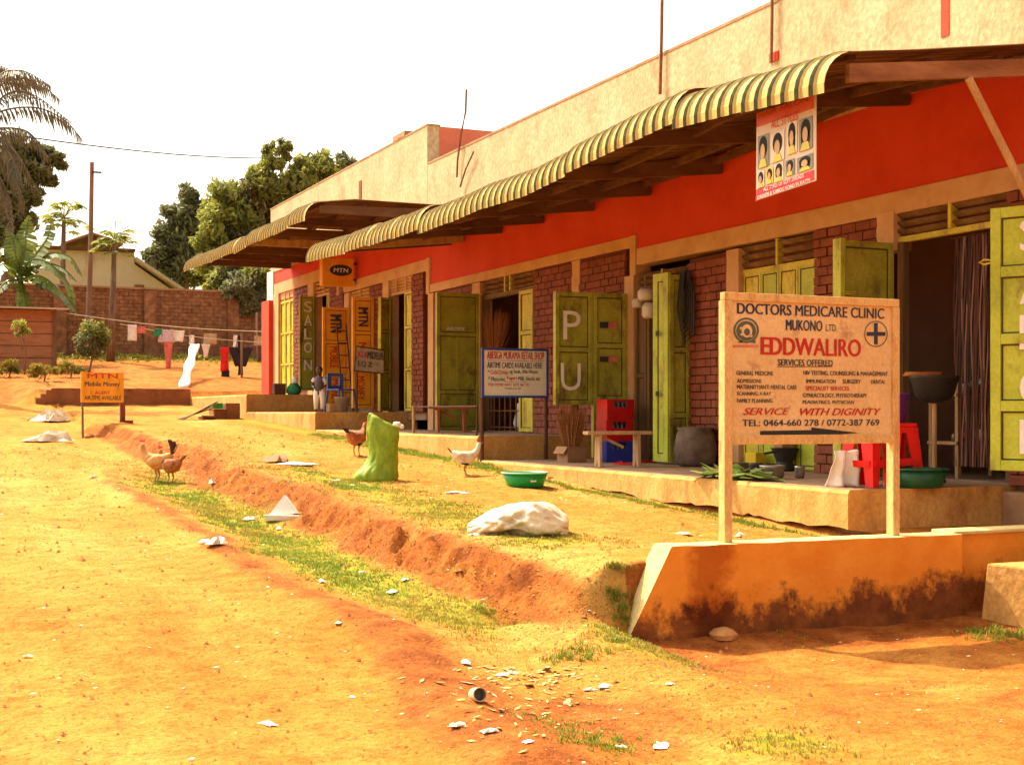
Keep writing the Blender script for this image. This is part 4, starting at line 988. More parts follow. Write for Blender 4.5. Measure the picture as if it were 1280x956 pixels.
# dark basin and bright basin
def basin(c, r0, r1, h, m1, m2, lab):
    t_ = thing('basin', lab, 'basin', c)
    mb = MB(); mb.lathe([(0,.0),(r0,0),(r0+.01,.01),(r1,h-.01),(r1-.008,h-.01),(r0-.01,.016),(0,.012)], (0,0,0), 40); mb.build('bowl', m1, t_, smooth=True)
    mb = MB(); mb.lathe([(r1-.012,h-.012),(r1+.018,h-.010),(r1+.018,h+.004),(r1-.01,h+.006),(r1-.012,h-.012)], (0,0,0), 40); mb.build('rim', m2, t_, smooth=True)
    return t_
p = hz(1188, 612, .952); basin((p.x+.03, p.y+.42, FL), .19, .235, .16, m_basin2, m_basin2, 'dark green basin on the verandah below the salon bowl')
p = hz(667, 609, base_T(13.5)); bz = gz(p.x, p.y+.2); bs = basin((p.x, p.y+.22, bz+.005), .19, .245, .155, m_basin, m_basinrim, 'bright green plastic basin on the dirt path beside the verandah')
MB().box(.0-.035, .03, -.222, -.216, .06, .095).build('sticker', m_cloth, bs)
# charcoal sack
p = hz(852, 579, .952)
mb = blob([(.15,0),(.19,.05),(.205,.2),(.19,.36),(.16,.43),(.175,.46),(.12,.47)], (0,0,0), 26, amp=.07, fr=2.2, seed=4)
o = mb.build('sack', m_darksack, None, smooth=True); o.location = (-.28, 13.95, FL); o.scale = (1.25,1.25,1); tag(o, 'full dark sack standing against the brick pier', 'sack')
# crates
def crate(mat):
    c = thing('crate', '', 'crate', (0,0,0)); w2, d2, h = .20, .145, .27
    mb = MB(); T_ = .018
    for (x0, x1, y0, y1) in ((-w2, w2, -d2, -d2+T_), (-w2, w2, d2-T_, d2), (-w2, -w2+T_, -d2+T_, d2-T_), (w2-T_, w2, -d2+T_, d2-T_)):
        mb.box(x0, x1, y0, y1, 0, h*.62)
        mb.box(x0, x1, y0, y1, h*.92, h)
    for (x0, x1) in ((-w2, -w2+.1), (w2-.1, w2)):
        mb.box(x0, x1, -d2, -d2+T_, h*.62, h*.92); mb.box(x0, x1, d2-T_, d2, h*.62, h*.92)
    mb.box(-w2, -w2+T_, -d2+T_, d2-T_, h*.62, h*.92); mb.box(w2-T_, w2, -d2+T_, d2-T_, h*.62, h*.92)
    mb.box(-w2+T_, w2-T_, -d2+T_, d2-T_, 0, .02)
    mb.build('crate_body', mat, c)
    for i in range(5):
        for j in range(2):
            x = -.13+i*.065; y = -.085+j*.075
            b2 = MB(); b2.lathe([(0,0),(.026,0),(.028,.15),(.012,.2),(.012,.235),(.015,.24),(0,.245)], (x, y, .02), 8); b2.build('bottle', m_glassd, c, smooth=True)
    return c
m_glassd = flat('dark_bottle_glass', (.05,.055,.05), .15, spec=.6)
cp = hz(756, 581, .952)
cx_, cy_ = hy(756, 560, 15.95).x, 15.95
for k, (mat, lab) in enumerate(((m_blue, 'blue bottle crate at the bottom of the stack'), (m_shopred, 'red bottle crate in the middle of the stack'), (m_shopred, 'topmost red bottle crate of the stack'))):
    c = crate(mat); c.location = (cx_+random.uniform(-.008,.008), cy_-.28, FL+k*.272); c['label'] = lab; c['group'] = 'bottle crates stacked before the olive doors'
# bench
def bench(c, L_, rz, lab, mat, h=.42):
    t_ = thing('bench', lab, 'bench', c, rz)
    MB().box(-L_/2, L_/2, -.11, .11, h-.04, h).build('seat', mat, t_, bevel=.004)
    for s in (-1, 1):
        x = s*(L_/2-.16); mb = MB()
        mb.add([(x-.015,-.12,0),(x+.015,-.12,0),(x+.015,-.03,0),(x+.015,0,.07),(x+.015,.03,0),(x+.015,.12,0),(x+.015,.10,h-.04),(x+.015,-.10,h-.04),
                (x-.015,-.03,0),(x-.015,0,.07),(x-.015,.03,0),(x-.015,.12,0),(x-.015,.10,h-.04),(x-.015,-.10,h-.04)],
               [(1,2,3,4,5,6,7),(0,13,12,11,10,9,8),(0,1,7,13),(5,11,12,6),(1,0,8,2),(2,8,9,3),(3,9,10,4),(4,10,11,5),(6,12,13,7)])
        mb.build('leg', mat, t_)
    MB().tbox(Matrix.Translation((0,0,h*.62)) @ Matrix.Rotation(R(25),4,'Y'), -.3, -.02+.1, -.02, .02, -.015, .015).build('stretcher', mat, t_)
    return t_
bp = hz(757, 584, .952)
bench((bp.x+.27, bp.y+.2, FL), .80, R(-12), 'short wooden bench standing before the red crates', m_lightwood, .42)
# broom bundle and carton
bx, by = hy(708, 560, 15.9).x, 15.9
def carton(c, w_, d_, h, mat, lab):
    t_ = thing('carton', lab, 'box', c, R(8)); T_ = .006
    mb = MB().box(-w_,w_,-d_,-d_+T_,0,h).box(-w_,w_,d_-T_,d_,0,h).box(-w_,-w_+T_,-d_+T_,d_-T_,0,h).box(w_-T_,w_,-d_+T_,d_-T_,0,h).box(-w_+T_,w_-T_,-d_+T_,d_-T_,0,.006)
    mb.build('carton_body', mat, t_)
    MB().tbox(Matrix.Translation((-w_,0,h)) @ Matrix.Rotation(R(-55),4,'Y'), -.11, 0, -d_, d_, 0, T_).build('flap', mat, t_)
    MB().tbox(Matrix.Translation((0,-d_,h)) @ Matrix.Rotation(R(-75+180),4,'X'), -w_, w_, -.09, 0, 0, T_).build('flap', mat, t_)
    return t_
carton((bx+.03, by-.1, FL), .15, .12, .20, m_card, 'open brown carton holding the upright bundle of brooms')
def broom(c, lab, h=.62, spread=.17, n=260, tilt=(0,0)):
    mb = MB(); rr = random.Random(3)
    for i in range(n):
        a = rr.uniform(0, 6.283); r_ = math.sqrt(rr.random())*rr.choice([1,1,1.15]); hh = h*rr.uniform(.62, 1.12)
        x0, y0 = .04*r_*math.cos(a), .04*r_*math.sin(a); x1, y1 = spread*r_*math.cos(a+.2), spread*r_*math.sin(a+.2)
        mb.tube([(c[0]+x0, c[1]+y0, c[2]), (c[0]+(x0*.6+x1*.4)+tilt[0]*.4, c[1]+(y0*.6+y1*.4)+tilt[1]*.4, c[2]+hh*.5), (c[0]+x1+tilt[0], c[1]+y1+tilt[1], c[2]+hh)], [.005,.004,.0022], 3)
    o = mb.build('broom_bundle', m_straw, None, off=c); tag(o, lab, 'broom'); return o
broom((bx+.03, by-.1, FL+.02), 'bundle of straw brooms standing in the carton under the P and U door', .66, .21, 420)
bq = hy(640, 470, 19.3); broom((bq.x-.35, 19.2, 2.25), 'red brown straw brooms hanging in the retail shop doorway', .85, .22, 220, (.05, 0))
# white containers hanging in the doorway
wt_ = thing('hanging_containers', 'cluster of round white plastic containers hung beside the open olive door', 'container', tuple(hx(806, 360, -.25)))
wo = wt_.location.copy(); m_wplast = flat('white_plastic', (.62,.55,.44), .4, trans=.2)
for (px, py, r_, h_) in ((808,368,.115,.16),(797,379,.075,.12),(812,388,.10,.20)):
    c = hx(px, py, -.25); mb = MB(); mb.lathe([(0,-h_/2),(r_*.75,-h_/2),(r_,-h_*.32),(r_,h_*.25),(r_*.7,h_*.48),(0,h_/2)], tuple(c), 20); mb.build('container', m_wplast, wt_, off=wo, smooth=True)
MB().tube([tuple(hx(806,362,-.25)), tuple(hx(806,345,-.1))], .006, 5).build('cord', m_rope, wt_, off=wo)
# hanging hose in the dark doorway
mb = MB()
for k in range(5):
    y = 14.5-.02*k; mb.tube([(-.12,y,3.35),(-.10,y-.02-.03*k,3.1),(-.12,y-.05-.03*k,2.75-.05*k),(-.16,y-.01,2.65-.05*k),(-.2,y+.0,2.9),(-.15,y,3.33)], .012, 6)
o = mb.build('rope_coil', m_iron, None, off=(-.12,14.5,3.35)); tag(o, 'loops of dark cord hung inside the folded olive door', 'cord')
# small stock on the near verandah edge: pots, carton, stove, cabbage
def pot(px, py, r_, h_, mat, lab, handle=True, back=.0, name='pot', cat='pot', on=0):
    p = hz(px, py, .952); x, y = p.x, p.y+back; t_ = thing(name, lab, cat, (x, y, FL+on))
    mb = MB(); mb.lathe([(0,0),(r_*.8,0),(r_,h_*.25),(r_*.98,h_*.85),(r_*1.06,h_),(r_*.9,h_),(r_*.9,h_*.9),(0,h_*.85)], (0,0,0), 24); mb.build('pot_body', mat, t_, smooth=True)
    if handle:
        for s in (-1,1): MB().tube([(s*r_,-.02,h_*.7),(s*(r_+.03),-.02,h_*.75),(s*(r_+.03),.02,h_*.75),(s*r_,.02,h_*.7)], .005, 5).build('handle', mat, t_)
    return t_
pot(965, 598, .12, .13, m_alu, 'dull round cooking pot seen below the clinic board')
pot(945, 596, .07, .14, m_iron, 'small blackened tin left of the round pot', False)
pot(992, 597, .05, .12, m_alu, 'small tin cup in front of the stove', False, back=-.1)
yb_ = hz(958, 578, .952); 
MB_ = MB().box(-.11,.11,-.07,.07,0,.14); o = MB_.build('carton', m_yellowbox, None, bevel=.003); p = hz(958, 588, .952); o.location = (p.x+.1, p.y+.35, FL+.05); o.rotation_euler = (0,0,.4); tag(o, 'yellow carton among the pots below the clinic board', 'box')
st_ = thing('charcoal_stove', 'blackened metal stove with a pot on top below the clinic board', 'stove', (0,0,0)); p = hz(1003, 590, .952); st_.location = (p.x+.02, p.y+.35, FL)
mb = MB(); mb.lathe([(0,0),(.10,0),(.11,.02),(.09,.10),(.15,.24),(.16,.25),(.13,.25),(0,.2)], (0,0,0), 16); mb.build('stove_body', m_iron, st_, smooth=False)
mb = MB().box(-.09,.09,-.08,.08,.255,.36); mb.build('tin_box', m_card, st_, bevel=.01)
mb = MB().tube([(-.16,-.1,.22),(-.38,-.16,.20)], .014, 6); mb.build('handle', m_iron, st_)
o = MB().box(-.28,.28,-.09,.09,0,.06).box(-.26,.2,-.06,.09,.061,.13).build('cloth_bundle', m_darksack, None, bevel=.02); p = hz(985, 580, .952); o.location = (p.x-.35, p.y-.7, FL+.10); o.scale=(.6,.6,.8); tag(o, 'dark folded bundle lying behind the yellow carton', 'bundle')
o.location = (-.75, 12.35, FL)
cb = MB(); rr = random.Random(5)
for i in range(26):
    p = hx(rr.uniform(884, 945), 592, -1.68); c = Vector((-1.66+rr.uniform(-.1,.16), p.y, FL+.05)); a = rr.uniform(0,6.28); sz = rr.uniform(.12,.24)
    u = Vector((math.cos(a), math.sin(a), rr.uniform(-.1,.5)))*sz; v = Vector((-math.sin(a), math.cos(a), rr.uniform(-.2,.3)))*sz*.5
    cb.add([c-u, c-u*.4-v, c+u*.5-v*.9, c+u, c+u*.5+v*.9, c-u*.4+v, c+Vector((0,0,-.02))], [(0,1,6),(1,2,6),(2,3,6),(3,4,6),(4,5,6),(5,0,6)])
o = cb.build('greens', m_cabbage, None, off=(-1.5, 11.9, FL), smooth=False); tag(o, 'heap of pale green leaves on the verandah edge left of the sign post', 'vegetables')
# white cloth hanging on the stool
mb = MB(); c = hz(1053, 607, .952); n = 14
for i in range(n):
    for j in range(n):
        pass
def drape(px0, px1, py0, py1, Yp, mat, name, lab, cat, amp=.04, n=14, fold=5.0, taper=1.0, group=None, skew=0):
    P = []; a = hy(px0, py0, Yp); b_ = hy(px1, py1, Yp); mb = MB()
    for j in range(n+1):
        v = j/n
        for i in range(n+1):
            u = i/n; uu = .5+(u-.5)*(1+(taper-1)*v)
            x = a.x+(b_.x-a.x)*uu+skew*v; z = a.z+(b_.z-a.z)*v+.02*noise.noise(Vector((u*4, v, 2)))
            mb.v.append((x, Yp+amp*math.sin(u*fold*2+v*1.5)*(.3+v)+amp*noise.noise(Vector((u*3, v*3, Yp))), z))
    for j in range(n):
        for i in range(n): mb.f.append((j*(n+1)+i, j*(n+1)+i+1, (j+1)*(n+1)+i+1, (j+1)*(n+1)+i)); mb.m.append(0)
    o = mb.build(name, mat, None, off=(a.x, Yp, b_.z), smooth=True, solid=.006); tag(o, lab, cat, group); return o
drape(1044, 1070, 563, 607, 9.55, m_cloth, 'cloth', 'crumpled white cloth hanging at the verandah corner beside the stool', 'cloth', .05, 18, 6, 1.5)
mb = MB(); mb.lathe([(0,0),(.022,0),(.024,.02),(.024,.09),(.010,.115),(.010,.14),(0,.141)], (0,0,0), 14); p = hz(1101, 609, .952)
o = mb.build('bottle', flat('orange_bottle', (.7,.22,.02), .3), None, smooth=True); o.location = (p.x-.02, p.y+.04, FL); obot = o; tag(o, 'small orange bottle on the verandah edge between the stools', 'bottle')
mb = MB(); mb.lathe([(0,0),(.03,0),(.03,.02),(.02,.05),(0,.052)], (0,0,0), 10); o = mb.build('cap', m_paper, obot)
o.location = (0, 0, .14); o.scale = (.5,.5,.7)
# salon wash bowl on a stand
sb = thing('wash_bowl', 'black salon wash bowl on a stand in the near doorway', 'wash bowl', (0,0,0)); p = hy(1168, 590, 9.75); sb.location = (p.x, 9.75, FL)
wo_ = Vector((0,0,0)); zb0 = hy(1168, 504, 9.75).z-FL; zt0 = hy(1168, 470, 9.75).z-FL
mb = MB(); mb.lathe([(0,zb0),(.07,zb0+.003),(.14,zb0+.03),(.19,zb0+.075),(.225,zt0-.05),(.243,zt0-.02),(.25,zt0),(.235,zt0),(.15,zb0+.08),(0,zb0+.03)], (0,0,0), 28, sx=1.0, sy=.8); mb.build('bowl', m_iron, sb, smooth=True)
mb = MB(); mb.lathe([(.20,zt0+.0),(.215,zt0+.003),(.21,zt0+.04),(.20,zt0+.035),(.20,zt0)], (-.03,.10,0), 20, sy=.5, wob=.3); mb.build('rim_cloth', flat('dull_orange_cloth', (.42,.14,.03), .8), sb, smooth=True)
MB().tube([(0,0,0),(0,0,zb0+.02)], .022, 10).build('stand_pole', m_lightwood, sb)
MB().box(-.12,.12,-.02,.02,0,.03).box(-.02,.02,-.12,.12,.031,.05).build('foot', m_iron, sb)
# shelf inside with jars
sh = thing('shelf', 'low wooden shelf with jars inside the near doorway', 'shelf', (0,0,0)); sh.location = (.55, 10.2, .97)
for x in (-.38, .38):
    for y in (-.18, .18): MB().box(x-.02, x+.02, y-.02, y+.02, 0, .95).build('leg', m_lightwood, sh)
for z in (.32, .78): MB().box(-.42, .42, -.2, .2, z, z+.03).build('shelf_board', m_lightwood, sh)
rr = random.Random(9)
for k in range(14):
    z = .352 if k % 2 else .812; x = -.33+(k//2)*.11; r_ = rr.uniform(.025,.045); h_ = rr.uniform(.08,.16)
    mb = MB(); mb.lathe([(0,0),(r_,0),(r_,h_*.8),(r_*.6,h_*.9),(r_*.6,h_),(0,h_)], (0,0,0), 12)
    o = mb.build('jar', [m_clothpink, m_alu, m_cloth, m_txtred, m_card][k % 5], None, smooth=True); o.location = (.55+x, 10.2+rr.uniform(-.14,-.05), .97+z)
    tag(o, '%s cosmetics jar, %s from the left on the %s board of the doorway shelf' % (['pink','metal','white','red','brown'][k % 5], ['first','second','third','fourth','fifth','sixth','seventh'][k//2], 'upper' if z > .5 else 'lower'), 'jar', 'jars on the doorway shelf')
# bead curtain
cu = thing('curtain', 'dark strip curtain hanging in the near doorway', 'curtain', (.2, 9.6, 3.28)); co = Vector((.2, 9.6, 3.28))
MB().tube([(.16,9.22,3.26),(.16,10.1,3.26)], .012, 6).build('rail', m_metal, cu, off=co)
m_cur = [flat('curtain_brown', (.12,.045,.03), .5), flat('curtain_pink', (.30,.16,.12), .4), flat('curtain_dark', (.05,.02,.016), .5)]
rr = random.Random(11)
for k in range(46):
    y = 9.24+k*.018; mb = MB(); pts = []
    for j in range(9): z = 3.25-j*.27; pts.append((.16+.012*math.sin(j*1.3+k), y+.010*math.sin(j*.9+k*2.1), z))
    mb.tube(pts, .0085, 4); mb.build('strand', m_cur[rr.choice([0,0,2,2,1])], cu, off=co)
# things on the wooden rail / table of the second verandah
p = hz(560, 542, 1.27); bench((-.72, 20.75, 1.272), .75, R(-15), 'red brown small bench standing before the airtime door', M('red_brown_timber', [(.32,.06,.025),(.42,.10,.04)], scale=8), .42)
rl_ = thing('railing', 'thin steel rail frame standing on the second verandah beside the bench', 'railing', (-1.4, 22.5, 1.27)); ro = Vector((-1.4,22.5,1.27))
a = hx(517, 507, -1.55); b_ = hx(596, 508, -1.55)
mb = MB(); MB().tube([(-1.55,a.y,1.27),(-1.55,a.y,a.z)], .028, 8).build('post', m_lightwood, rl_, off=ro)
MB().tube([(-1.55,a.y,a.z-.02),(-1.55,b_.y,a.z-.02)], .012, 6).build('bar', m_metal, rl_, off=ro)
MB().tube([(-1.55,a.y,a.z-.02),(-1.0,a.y+1.0,a.z-.02)], .012, 6).build('bar', m_metal, rl_, off=ro)
MB().tube([(-1.55,b_.y,1.27),(-1.55,b_.y,a.z-.02)], .014, 6).build('post', m_metal, rl_, off=ro)
# white goods in the shop window
mb = MB(); mb.lathe([(0,0),(.09,0),(.13,.12),(.10,.26),(.06,.30),(.09,.36),(.08,.44),(0,.46)], (0,0,0), 16, wob=.15); o = mb.build('bag_of_goods', m_cloth, None, smooth=True); o.location = (.3, 20.2, 1.30); tag(o, 'pale rounded bag behind the grille of the retail shop', 'bag')
# sandals
for k, (px, py, lab) in enumerate(((783, 581, 'red rubber sandal beside the bench'), (812, 578, 'pair partner red sandal by the green door foot'))):
    p = hz(px, py, .952); t_ = thing('sandal', lab, 'sandal', (p.x, p.y+.05, FL), R(40+60*k), 'red sandals near the bench')
    mb = MB(); mb.add([(x*.5, y*.5, z) for z in (0,.02) for x, y in ((-.08,-.26),(.08,-.26),(.10,0),(.12,.2),(.05,.28),(-.06,.27),(-.1,.1),(-.08,-.05))], [tuple(range(7,-1,-1)), tuple(range(8,16))]+[(i,(i+1)%8,(i+1)%8+8,i+8) for i in range(8)]); mb.build('sole', m_stoolred, t_)
    MB().tube([(-.045,.0,.02),(0,.05,.045),(.0,.11,.02)], .007, 5).tube([(.05,.0,.02),(0.0,.05,.046)], .007, 5).build('strap', m_comb, t_)
# child, blue chair, bucket, ladder, crate on the third verandah
def skinfig(name, verts, edges, radii, mat, parent, sub=2):
    me = bpy.data.meshes.new(name); me.from_pydata(verts, edges, []); o = bpy.data.objects.new(name, me); C.objects.link(o); o.parent = parent
    md = o.modifiers.new('skin', 'SKIN')
    if not me.skin_vertices: me.attributes.new
    bm = bmesh.new(); bm.from_mesh(me); lay = bm.verts.layers.skin.verify(); bm.verts.ensure_lookup_table()
    for i, r_ in enumerate(radii):
        bm.verts[i][lay].radius = (r_, r_) if not isinstance(r_, tuple) else r_; bm.verts[i][lay].use_root = (i == 0)
    bm.to_mesh(me); bm.free(); me.materials.append(mat)
    md.use_smooth_shade = True; s = o.modifiers.new('sub', 'SUBSURF'); s.levels = sub; s.render_levels = sub
    return o
cp_ = hz(399, 516, 1.601) if False else hx(399, 515.5, -1.62)
ch = thing('person', 'small child in white trousers and grey shirt standing on the verandah edge', 'person', (-1.58, hx(399,515,-1.58).y, 1.6), R(-35))
ch.scale = (.82,.82,.80)
V_ = [(0,0,.50),(0,0,.60),(0,.0,.72),(0,0,.82),(0,0,.87),(0,.01,.97),
      (.075,0,.45),(.08,.01,.27),(.08,.0,.05),(.085,-.07,.02), (-.075,0,.45),(-.08,.01,.27),(-.08,.0,.05),(-.085,-.07,.02),
      (.12,0,.80),(.17,0,.64),(.10,-.13,.60), (-.12,0,.80),(-.17,0,.64),(-.08,-.14,.58)]
E_ = [(0,1),(1,2),(2,3),(3,4),(4,5),(0,6),(6,7),(7,8),(8,9),(0,10),(10,11),(11,12),(12,13),(3,14),(14,15),(15,16),(3,17),(17,18),(18,19)]
R_ = [.075,.08,.085,.065,.035,.05,.06,.045,.03,.022,.06,.045,.03,.022,.038,.028,.02,.038,.028,.02]
skinfig('body', V_, E_, R_, m_skin, ch)
hd = MB(); hd.lathe([(0,-.10),(.035,-.095),(.062,-.06),(.078,0),(.078,.04),(.06,.085),(.03,.105),(0,.11)], (0,-.005,.99), 18, sy=1.1); hd.build('head', m_skin, ch, smooth=True)
hr = MB(); hr.lathe([(.081,.02),(.082,.05),(.064,.092),(.032,.113),(0,.118)], (0,.004,.99), 18, sy=1.1); hr.build('hair', m_hair, ch, smooth=True)
for s in (-1,1): MB().lathe([(0,-.008),(.008,0),(0,.008)], (s*.027,-.085,1.0), 6).build('eye', m_cloth, ch)
MB().lathe([(0,-.02),(.012,-.01),(.007,.012),(0,.02)], (0,-.092,.975), 6).build('nose', m_skin, ch)
def shell(prof_pts, r_, mat, nm, n=14, grow=1.0):
    mb = MB(); mb.tube(prof_pts, r_, n); return mb.build(nm, mat, ch, smooth=True)
shell([(0,0,.52),(0,0,.62),(0,0,.74),(0,0,.83),(0,0,.87)], [.105,.105,.11,.105,.05], flat('grey_shirt', (.10,.09,.11), .9), 'shirt')
shell([(.10,0,.81),(.15,0,.74),(.17,0,.66)], [.055,.05,.042], flat('shirt_sleeve', (.45,.45,.5), .9), 'sleeve'); shell([(-.10,0,.81),(-.15,0,.74),(-.17,0,.66)], [.055,.05,.042], m_clothlilac, 'sleeve')
for s in (-1,1): shell([(s*.045,0,.55),(s*.07,.0,.42),(s*.08,.01,.27),(s*.08,0,.07)], [.075,.072,.058,.045], m_cloth, 'trouser_leg')
# hands: palm with five short fingers
for s, hx_, hy__, hz_ in ((1,.10,-.13,.60),(-1,-.08,-.14,.58)):
    mb = MB(); mb.lathe([(0,-.02),(.016,-.015),(.018,.01),(0,.02)], (hx_, hy__-.01, hz_), 8, sx=1.2)
    for k in range(5): mb.tube([(hx_+(k-2)*.009, hy__-.02, hz_-.005), (hx_+(k-2)*.011, hy__-.045+.004*abs(k-2), hz_-.012)], .0045, 5)
    mb.build('hand', m_skin, ch)
# blue chair
p = hx(426, 514, -1.1); bc = thing('chair', 'blue plastic chair frame before the left orange leaf', 'chair', (-1.1, p.y, 1.6), R(20)); m_bch = flat('blue_plastic', (.06,.11,.34), .45)
for x in (-.18,.18):
    for y in (-.18,.18): MB().tube([(x*1.25,y*1.25,0),(x,y,.42)], .022, 8).build('leg', m_bch, bc)
MB().box(-.21,.21,-.21,.21,.42,.45).build('seat', m_bch, bc, bevel=.01)
MB().box(-.19,.19,.17,.20,.451,.52).box(-.19,-.1,.17,.2,.521,.7).box(.1,.19,.17,.2,.521,.7).box(-.19,.19,.17,.2,.701,.76).build('backrest', m_bch, bc)
o = MB().box(-.16,.16,-.1,.1,0,.16).build('carton', m_lightwood, None, bevel=.01); o.location = (-1.28, p.y-.25, 1.602); tag(o, 'pale carton under the blue chair', 'box')
mb = MB(); mb.lathe([(0,0),(.11,0),(.15,.27),(.157,.27),(.157,.285),(.14,.285),(.1,.01),(0,.01)], (0,0,0), 20); o = mb.build('bucket', flat('grey_plastic', (.36,.30,.24), .5), None, smooth=True); o.location = (-1.15, 25.35, 1.602); tag(o, 'grey plastic bucket at the corner of the third verandah', 'bucket')
ld = thing('ladder', 'thin steel ladder leaning on the orange leaf', 'ladder', (-.75, 27.7, 1.6)); lo2 = Vector((-.75,27.7,1.6))
la = hy(424, 404, 27.9); lb_ = hy(436, 404, 27.9)
for x in (la.x, lb_.x): MB().tube([(x,27.6,1.6),(x,28.1,la.z)], .016, 6).build('rail', m_metal, ld, off=lo2)
for k in range(7): f = .08+k*.14; MB().tube([(la.x,27.6+.5*f,1.6+(la.z-1.6)*f),(lb_.x,27.6+.5*f,1.6+(la.z-1.6)*f)], .013, 6).build('rung', m_metal, ld, off=lo2)
# box and bundle on the fourth verandah
p = hx(358, 492, -.9); o = MB().box(-.13,.13,-.13,.13,0,.26).build('box', m_darkwood, None, bevel=.01); o.location = (-.95, 30.9, 2.0); tag(o, 'dark wooden box on the far verandah beside the salon leaf', 'box')
mb = blob([(.12,0),(.17,.08),(.15,.18),(.08,.27)], (0,0,0), 18, amp=.08); o = mb.build('bundle', m_clothgreen, None, smooth=True); o.location = (-.62, 30.8, 2.0); tag(o, 'dark green bundle beside the dark wooden box', 'bundle')
mb = blob([(.05,0),(.08,.05),(.07,.11),(.03,.15)], (0,0,0), 14, amp=.05); o = mb.build('plastic_bag', m_paper, None, smooth=True); o.location = (-.62, 30.72, 2.26); tag(o, 'white plastic bag on top of the green bundle', 'bag')

# ------------------------------------------------------------------ things lying on the ground
# tall green sack
gx, gy = -4.02, 14.6; gzz = gz(gx, gy)-.02
mb = MB(); n = 64; prof = [(.24,.0,-.05),(.275,.03,-.06),(.275,.08,-.06),(.245,.13,-.045),(.205,.19,-.01),(.195,.25,.01),(.185,.31,.02),(.182,.37,.02),(.185,.43,.018),(.19,.49,.012),(.195,.55,.01),(.20,.61,.01),(.20,.66,.01),(.19,.70,.01),(.14,.70,.01)]
for i, (r_, z, lx) in enumerate(prof):
    for j in range(n):
        a = 2*math.pi*j/n; q = 1+.10*noise.noise(Vector((math.cos(a)*1.7, math.sin(a)*1.7, z*5)))-.22*abs(noise.noise(Vector((math.cos(a)*1.8, math.sin(a)*1.8, z*11+math.cos(a)*4))))-.10*abs(noise.noise(Vector((math.cos(a)*4, math.sin(a)*4, z*5-math.sin(a)*3))))-.10*abs(noise.noise(Vector((math.cos(a)*6, math.sin(a)*6, z*20))))
        k_s = max(0, (z-.36)/.35); zz = z-.085*math.cos(a)*k_s+.02*noise.noise(Vector((a*2, 1, z)))*k_s
        mb.v.append((r_*q*math.cos(a)+lx, r_*q*math.sin(a)*(.8-.35*k_s), zz))
for i in range(len(prof)-1):
    for j in range(n): mb.f.append((i*n+j, i*n+(j+1)%n, (i+1)*n+(j+1)%n, (i+1)*n+j)); mb.m.append(0)
mb.f.append(tuple((len(prof)-1)*n+j for j in range(n))); mb.m.append(0)
gs = thing('sack', 'tall stuffed lime green sack standing on the terrace edge', 'sack', (gx, gy, gzz), R(-20))
o = mb.build('sack_body', m_bag, gs, smooth=True, sub=1)
mb = blob([(.03,0),(.05,.03),(.03,.06)], (.17,-.0,.62), 10); mb.build('paper_scrap', m_paper, gs, smooth=True)
mb = blob([(.02,0),(.035,.02),(.02,.05)], (.22,-.0,.60), 10); mb.build('paper_scrap', m_paper, gs, smooth=True)
# lying pale sack
sx_, sy_ = -4.55, 9.75; sz_ = gz(sx_, sy_)
ls = thing('sack', 'pale limp sack lying on the grassy bank top', 'sack', (sx_, sy_, sz_-.02), R(-26))
mb = MB(); n = 56; K = 48
for i in range(K+1):
    u = i/K; x = -.40+.80*u; hgt = .07+.22*math.sin(math.pi*(.04+.92*u)**1.25)**.7*(.75+.25*u) 
    wdt = .08+.17*math.sin(math.pi*min(max(u, .02), .98))**.6
    for j in range(n):
        a = 2*math.pi*j/n; q = 1.12+.26*noise.noise(Vector((u*4, math.cos(a)*1.6, math.sin(a)*1.6)))-.42*abs(noise.noise(Vector((u*6+math.cos(a)*2, math.cos(a)*2.2, math.sin(a)*2.2))))-.10*abs(noise.noise(Vector((u*15, math.cos(a)*5, math.sin(a)*5))))
        mb.v.append((x, wdt*q*math.cos(a)*1.1, max(-.01, hgt*.5+hgt*.52*q*math.sin(a))))
for i in range(K):
    for j in range(n): mb.f.append((i*n+j, i*n+(j+1)%n, (i+1)*n+(j+1)%n, (i+1)*n+j)); mb.m.append(0)
mb.f.append(tuple(range(n))[::-1]); mb.m.append(0); mb.f.append(tuple(K*n+j for j in range(n))); mb.m.append(0)
mb.build('sack_body', m_sack, ls, smooth=True, sub=1)
mb = MB(); 
for i in range(9):
    for j in range(5):
        u, v = i/8, j/4; mb.v.append((-.36-.02+.22*u, -.20+.10*v-.03*math.sin(u*7), .015+.07*math.sin(u*3)*(v)+.015*math.sin(u*11+v*5)))
for i in range(8):
    for j in range(4): mb.f.append((i*5+j,(i+1)*5+j,(i+1)*5+j+1,i*5+j+1)); mb.m.append(0)
mb.build('sack_mouth', m_sack, ls, smooth=True, solid=.006)
mb = MB(); mb.add([(.26,-.12,.19),(.33,-.13,.14),(.40,-.12,.0),(.36,-.15,.01),(.30,-.16,.06),(.27,-.16,.0),(.24,-.15,.1)], [(0,1,4),(1,2,3),(1,3,4),(4,5,6),(0,4,6)]); mb.build('torn_flap', m_sack, ls, solid=.008)

